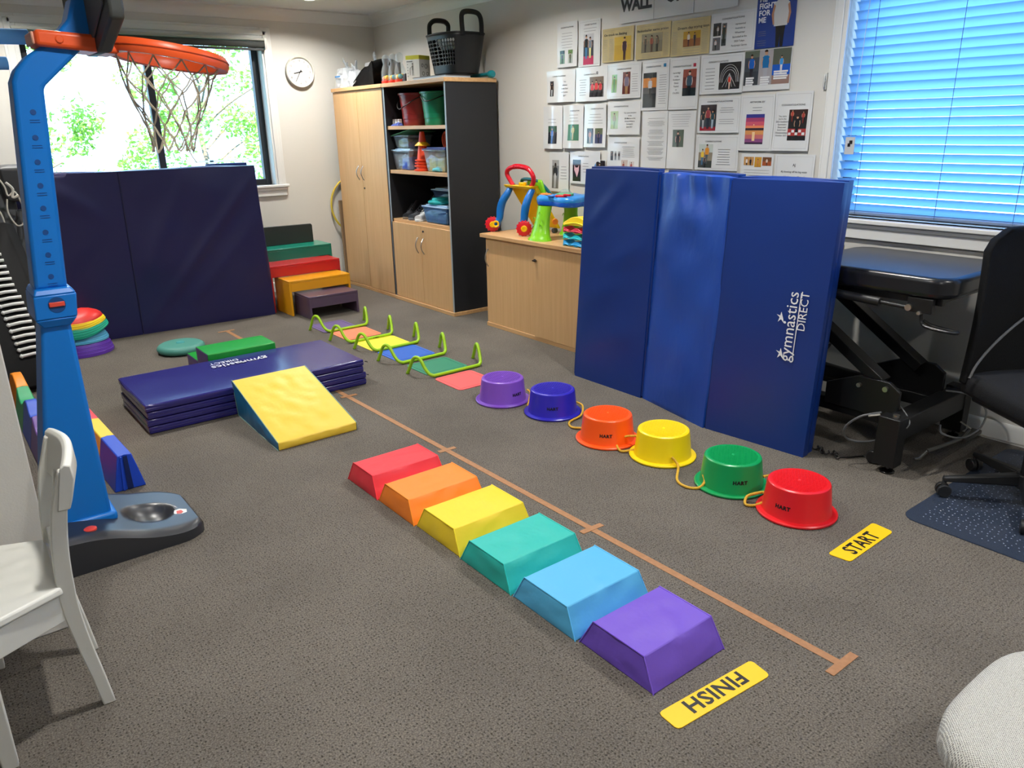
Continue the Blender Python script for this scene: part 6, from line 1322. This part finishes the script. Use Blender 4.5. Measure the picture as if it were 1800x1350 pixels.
# row three
s = S('shiny notice with a blue photo, furthest left of the third row', (4.554, 1.580, 4.344, 1.287), bow=.014); s.photo(.30, .46, .74, .88, [(.35, (60, 90, 70)), (1, (34, 36, 44))], [(.5, .1, .9, (30, 70, 160), (30, 60, 150))]); s.lines(.25, .30, .75, .38, 2); s.done()
s = S('shiny notice with a green photo of a walking figure in the third row', (4.335, 1.580, 4.125, 1.292), bow=.014); s.text('CONGRATULATIONS', .6, .14, .011, .01, width=.09); s.lines(.3, .22, .8, .36, 3); s.photo(.28, .44, .80, .86, [(.9, (80, 130, 104)), (1, (220, 220, 214))], [(.5, .02, .85, (190, 196, 150), (200, 200, 170))]); s.done()
s = S('notice with two narrow dark photos side by side in the third row', (4.117, 1.584, 3.904, 1.301), bow=.010); s.text('CONGRATULATIONS', .6, .13, .011, .01, width=.12); s.lines(.2, .24, .85, .44, 4); s.photo(.16, .56, .46, .91, [(1, (70, 56, 66))], [(.5, .1, .9, (190, 120, 90), (200, 170, 160))]); s.photo(.54, .56, .86, .91, [(.4, (96, 104, 80)), (1, (54, 60, 100))], [(.5, .2, .8, (60, 60, 90), (40, 40, 60))]); s.done()
s = S('landscape notice reading you came second place below the brown portrait', (3.890, 1.588, 3.595, 1.384), bow=.007); s.text('CONGRATULATIONS', .42, .16, .012, .01, width=.13); s.photo(.10, .28, .34, .82, [(1, (170, 190, 140))], [(.5, .1, .9, (150, 140, 100), (140, 150, 110))])
for k, q in enumerate(('You came 2nd place', 'in the', '200 Metres at the', 'Annual Athletics', 'Carnival in', 'June 2021')): s.text(q, .70, .36+.085*k, .013, .004)
s.done()
s = S('typed letter sheet full of grey text lines in the middle of the wall', (3.578, 1.526, 3.366, 1.180), bow=.003)
for (a, b, n) in ((.13, .13, 1), (.18, .26, 5), (.33, .40, 5), (.44, .48, 3), (.53, .60, 5), (.65, .76, 8), (.81, .86, 4)): s.lines(.22, a, .90, b, n, .0014, .3)
s.done()
s = S('typed sheet with one small photo of a seated person in black', (3.360, 1.520, 3.146, 1.181), bow=.008); s.lines(.1, .06, .85, .26, 6, .0014); s.photo(.20, .32, .62, .62, [(1, (92, 104, 92))], [(.5, .08, 1.3, (26, 26, 30), (26, 26, 30), (206, 160, 140))]); s.done()
s = S('landscape notice with a photo of three standing people on a red carpet', (3.131, 1.588, 2.834, 1.392), bow=.005); s.border(); s.text('CONGRATULATIONS', .52, .14, .012, .012, width=.18); s.photo(.06, .20, .46, .94, [(.3, (50, 40, 46)), (.85, (54, 62, 70)), (1, (150, 30, 46))], [(.2, .22, .7, (36, 40, 46), (170, 170, 176)), (.5, .05, .88, (150, 60, 66), (30, 40, 60)), (.8, .2, .72, (40, 70, 80), (160, 176, 190))]); s.lines(.52, .30, .88, .42, 3); s.lines(.52, .62, .88, .74, 3); s.done()
s = S('landscape notice with a family in yellow shirts in the fourth row', (3.134, 1.380, 2.826, 1.180), bow=.006); s.border(); s.text('CONGRATULATIONS', .42, .20, .012, .012, width=.12); s.photo(.08, .26, .42, .93, [(.35, (196, 204, 196)), (.7, (140, 130, 110)), (1, (60, 66, 64))], [(.6, .0, .85, (216, 140, 40), (80, 90, 96)), (.3, .2, .7, (226, 190, 60), (70, 110, 140)), (.5, .5, .5, (60, 60, 66), (40, 44, 50))]); s.lines(.52, .40, .84, .82, 7, .003); s.done()
s = S('portrait notice with a sunset picture of red sky and water', (2.831, 1.590, 2.610, 1.295), bow=.006); s.border(); s.text('ARTWORK BY', .5, .14, .013, .012, width=.10); s.lines(.34, .22, .68, .27, 2); s.photo(.20, .34, .74, .88, [(.12, (60, 60, 140)), (.25, (170, 70, 110)), (.38, (210, 90, 110)), (.46, (240, 140, 100)), (.54, (54, 44, 56)), (.68, (220, 150, 90)), (.82, (200, 110, 110)), (.94, (140, 80, 130)), (1, (60, 44, 70))], []); gl2 = MB(); s.rect(gl2, .42, .66, .50, .82, 0, .0014, 2); s.rect(gl2, .44, .52, .47, .54, 0, .0014, 1); O('sun_glint', gl2, C((240, 200, 150)), s.t, smooth=None); s.done()
s = S('portrait notice with a photo of a figure on a red and white podium', (2.606, 1.598, 2.384, 1.297), bow=.009); s.border(); s.text('CONGRATULATIONS', .5, .235, .013, .012, width=.14); s.photo(.42, .30, .90, .82, [(.2, (60, 40, 38)), (.62, (40, 40, 42)), (.85, (170, 60, 60)), (1, (34, 34, 36))], [(.5, .18, .75, (30, 32, 36), (26, 26, 30)), (.2, .0, .4, (170, 70, 60), (120, 50, 46)), (.8, .05, .4, (160, 60, 54), (110, 46, 44))])
sq = MB()
for i in range(5):
    for j in range(2):
        if (i+j) % 2: s.rect(sq, .44+.09*i, .64+.045*j, .51+.09*i, .685+.045*j, 0, .0019, 1)
O('white_squares', sq, C((220, 218, 216)), s.t, smooth=None)
for k, q in enumerate(('You came', '2nd in the', '2021 Southport', 'Gymnastics', 'Dance and', 'Gold Coast', 'Championships', 'October 2021')): s.text(q, .24, .42+.047*k, .0125, .004)
s.done()
# row four (partly behind the mat)
s = S('small sheet with three photos in a line above grey text', (2.800, 1.278, 2.590, 1.07), bow=.003); s.photo(.08, .08, .40, .30, [(1, (200, 150, 90))], [(.3, .1, 1.2, (230, 220, 210), (60, 50, 50)), (.7, .1, 1.2, (40, 36, 40), (40, 40, 44))]); s.photo(.43, .08, .64, .34, [(1, (204, 150, 50))], [(.5, .2, .9, (210, 140, 60), (190, 130, 60))]); s.photo(.67, .08, .94, .30, [(.5, (120, 80, 50)), (1, (170, 90, 50))], [(.5, .1, 1.0, (220, 200, 180), (90, 60, 50))]); s.lines(.08, .42, .92, .70, 5, .0014, .1); s.done()
s = S('notice headed AJ in dotted border at the right end of the lowest row', (2.578, 1.280, 2.338, 1.07), bow=.003); s.border(); s.text('AJ', .5, .30, .02, .01)
for k, q in enumerate(('AJ showing off his big voice', 'while humming Michael', 'during Physio!')): s.text(q, .5, .46+.125*k, .0145, .006)
s.done()
s = S('landscape notice with three tiny sketches beside the letter in the lowest row', (3.884, 1.366, 3.596, 1.156), bow=.005); s.text('CONGRATULATIONS', .42, .18, .012, .01, width=.12); s.lines(.46, .28, .88, .58, 6); 
for k in range(3): s.photo(.10+.12*k, .42, .19+.12*k, .70, [(1, (190, 194, 196) if k else (90, 90, 92))], [(.5, .05, .9, (40, 50, 60), (60, 66, 76))])
s.photo(.46, .68, .66, .95, [(1, (196, 180, 172))], [(.4, .2, 1.2, (150, 70, 60), (90, 60, 60))]); s.photo(.70, .72, .86, .95, [(1, (210, 200, 196))], [(.5, .1, 1.3, (170, 90, 90), (60, 50, 60))]); s.done()
s = S('shiny notice with a grey statue photo behind the toys', (4.488, 1.264, 4.276, .985), bow=.012); s.photo(.16, .20, .54, .92, [(.2, (170, 170, 168)), (1, (120, 118, 112))], [(.5, .1, .9, (50, 48, 48), (196, 196, 196), (60, 56, 56))]); s.lines(.60, .36, .92, .66, 5, .003); s.done()
s = S('landscape notice with a dark photo of a pink cat face shape', (4.263, 1.273, 3.955, 1.05), bow=.006); s.text('CONGRATULATIONS', .46, .17, .011, .01, width=.11); s.photo(.10, .26, .38, .92, [(1, (44, 38, 42))], []); pk = MB(); pk.add([s.P(u, v, .0016) for u, v in ((.16, .42), (.20, .50), (.28, .50), (.32, .42), (.32, .58), (.28, .72), (.25, .80), (.22, .72), (.16, .58))][::-1], [tuple(range(9))]); O('pink_shape', pk, C((226, 180, 186)), s.t, smooth=None); s.lines(.44, .36, .64, .62, 4, .003); s.done()
s = S('narrow strip of blue and dark photos just above the standing mat', (4.085, 1.218, 3.905, 1.08), bow=.002); s.photo(.02, .03, .48, .97, [(.35, (40, 130, 210)), (.5, (140, 180, 220)), (1, (60, 70, 80))], []); s.photo(.50, .03, .98, .97, [(.5, (40, 34, 32)), (1, (70, 60, 54))], [(.4, .1, 1.0, (120, 90, 70), (40, 40, 40))]); s.done()
# curling bits of clear tape holding the sheets
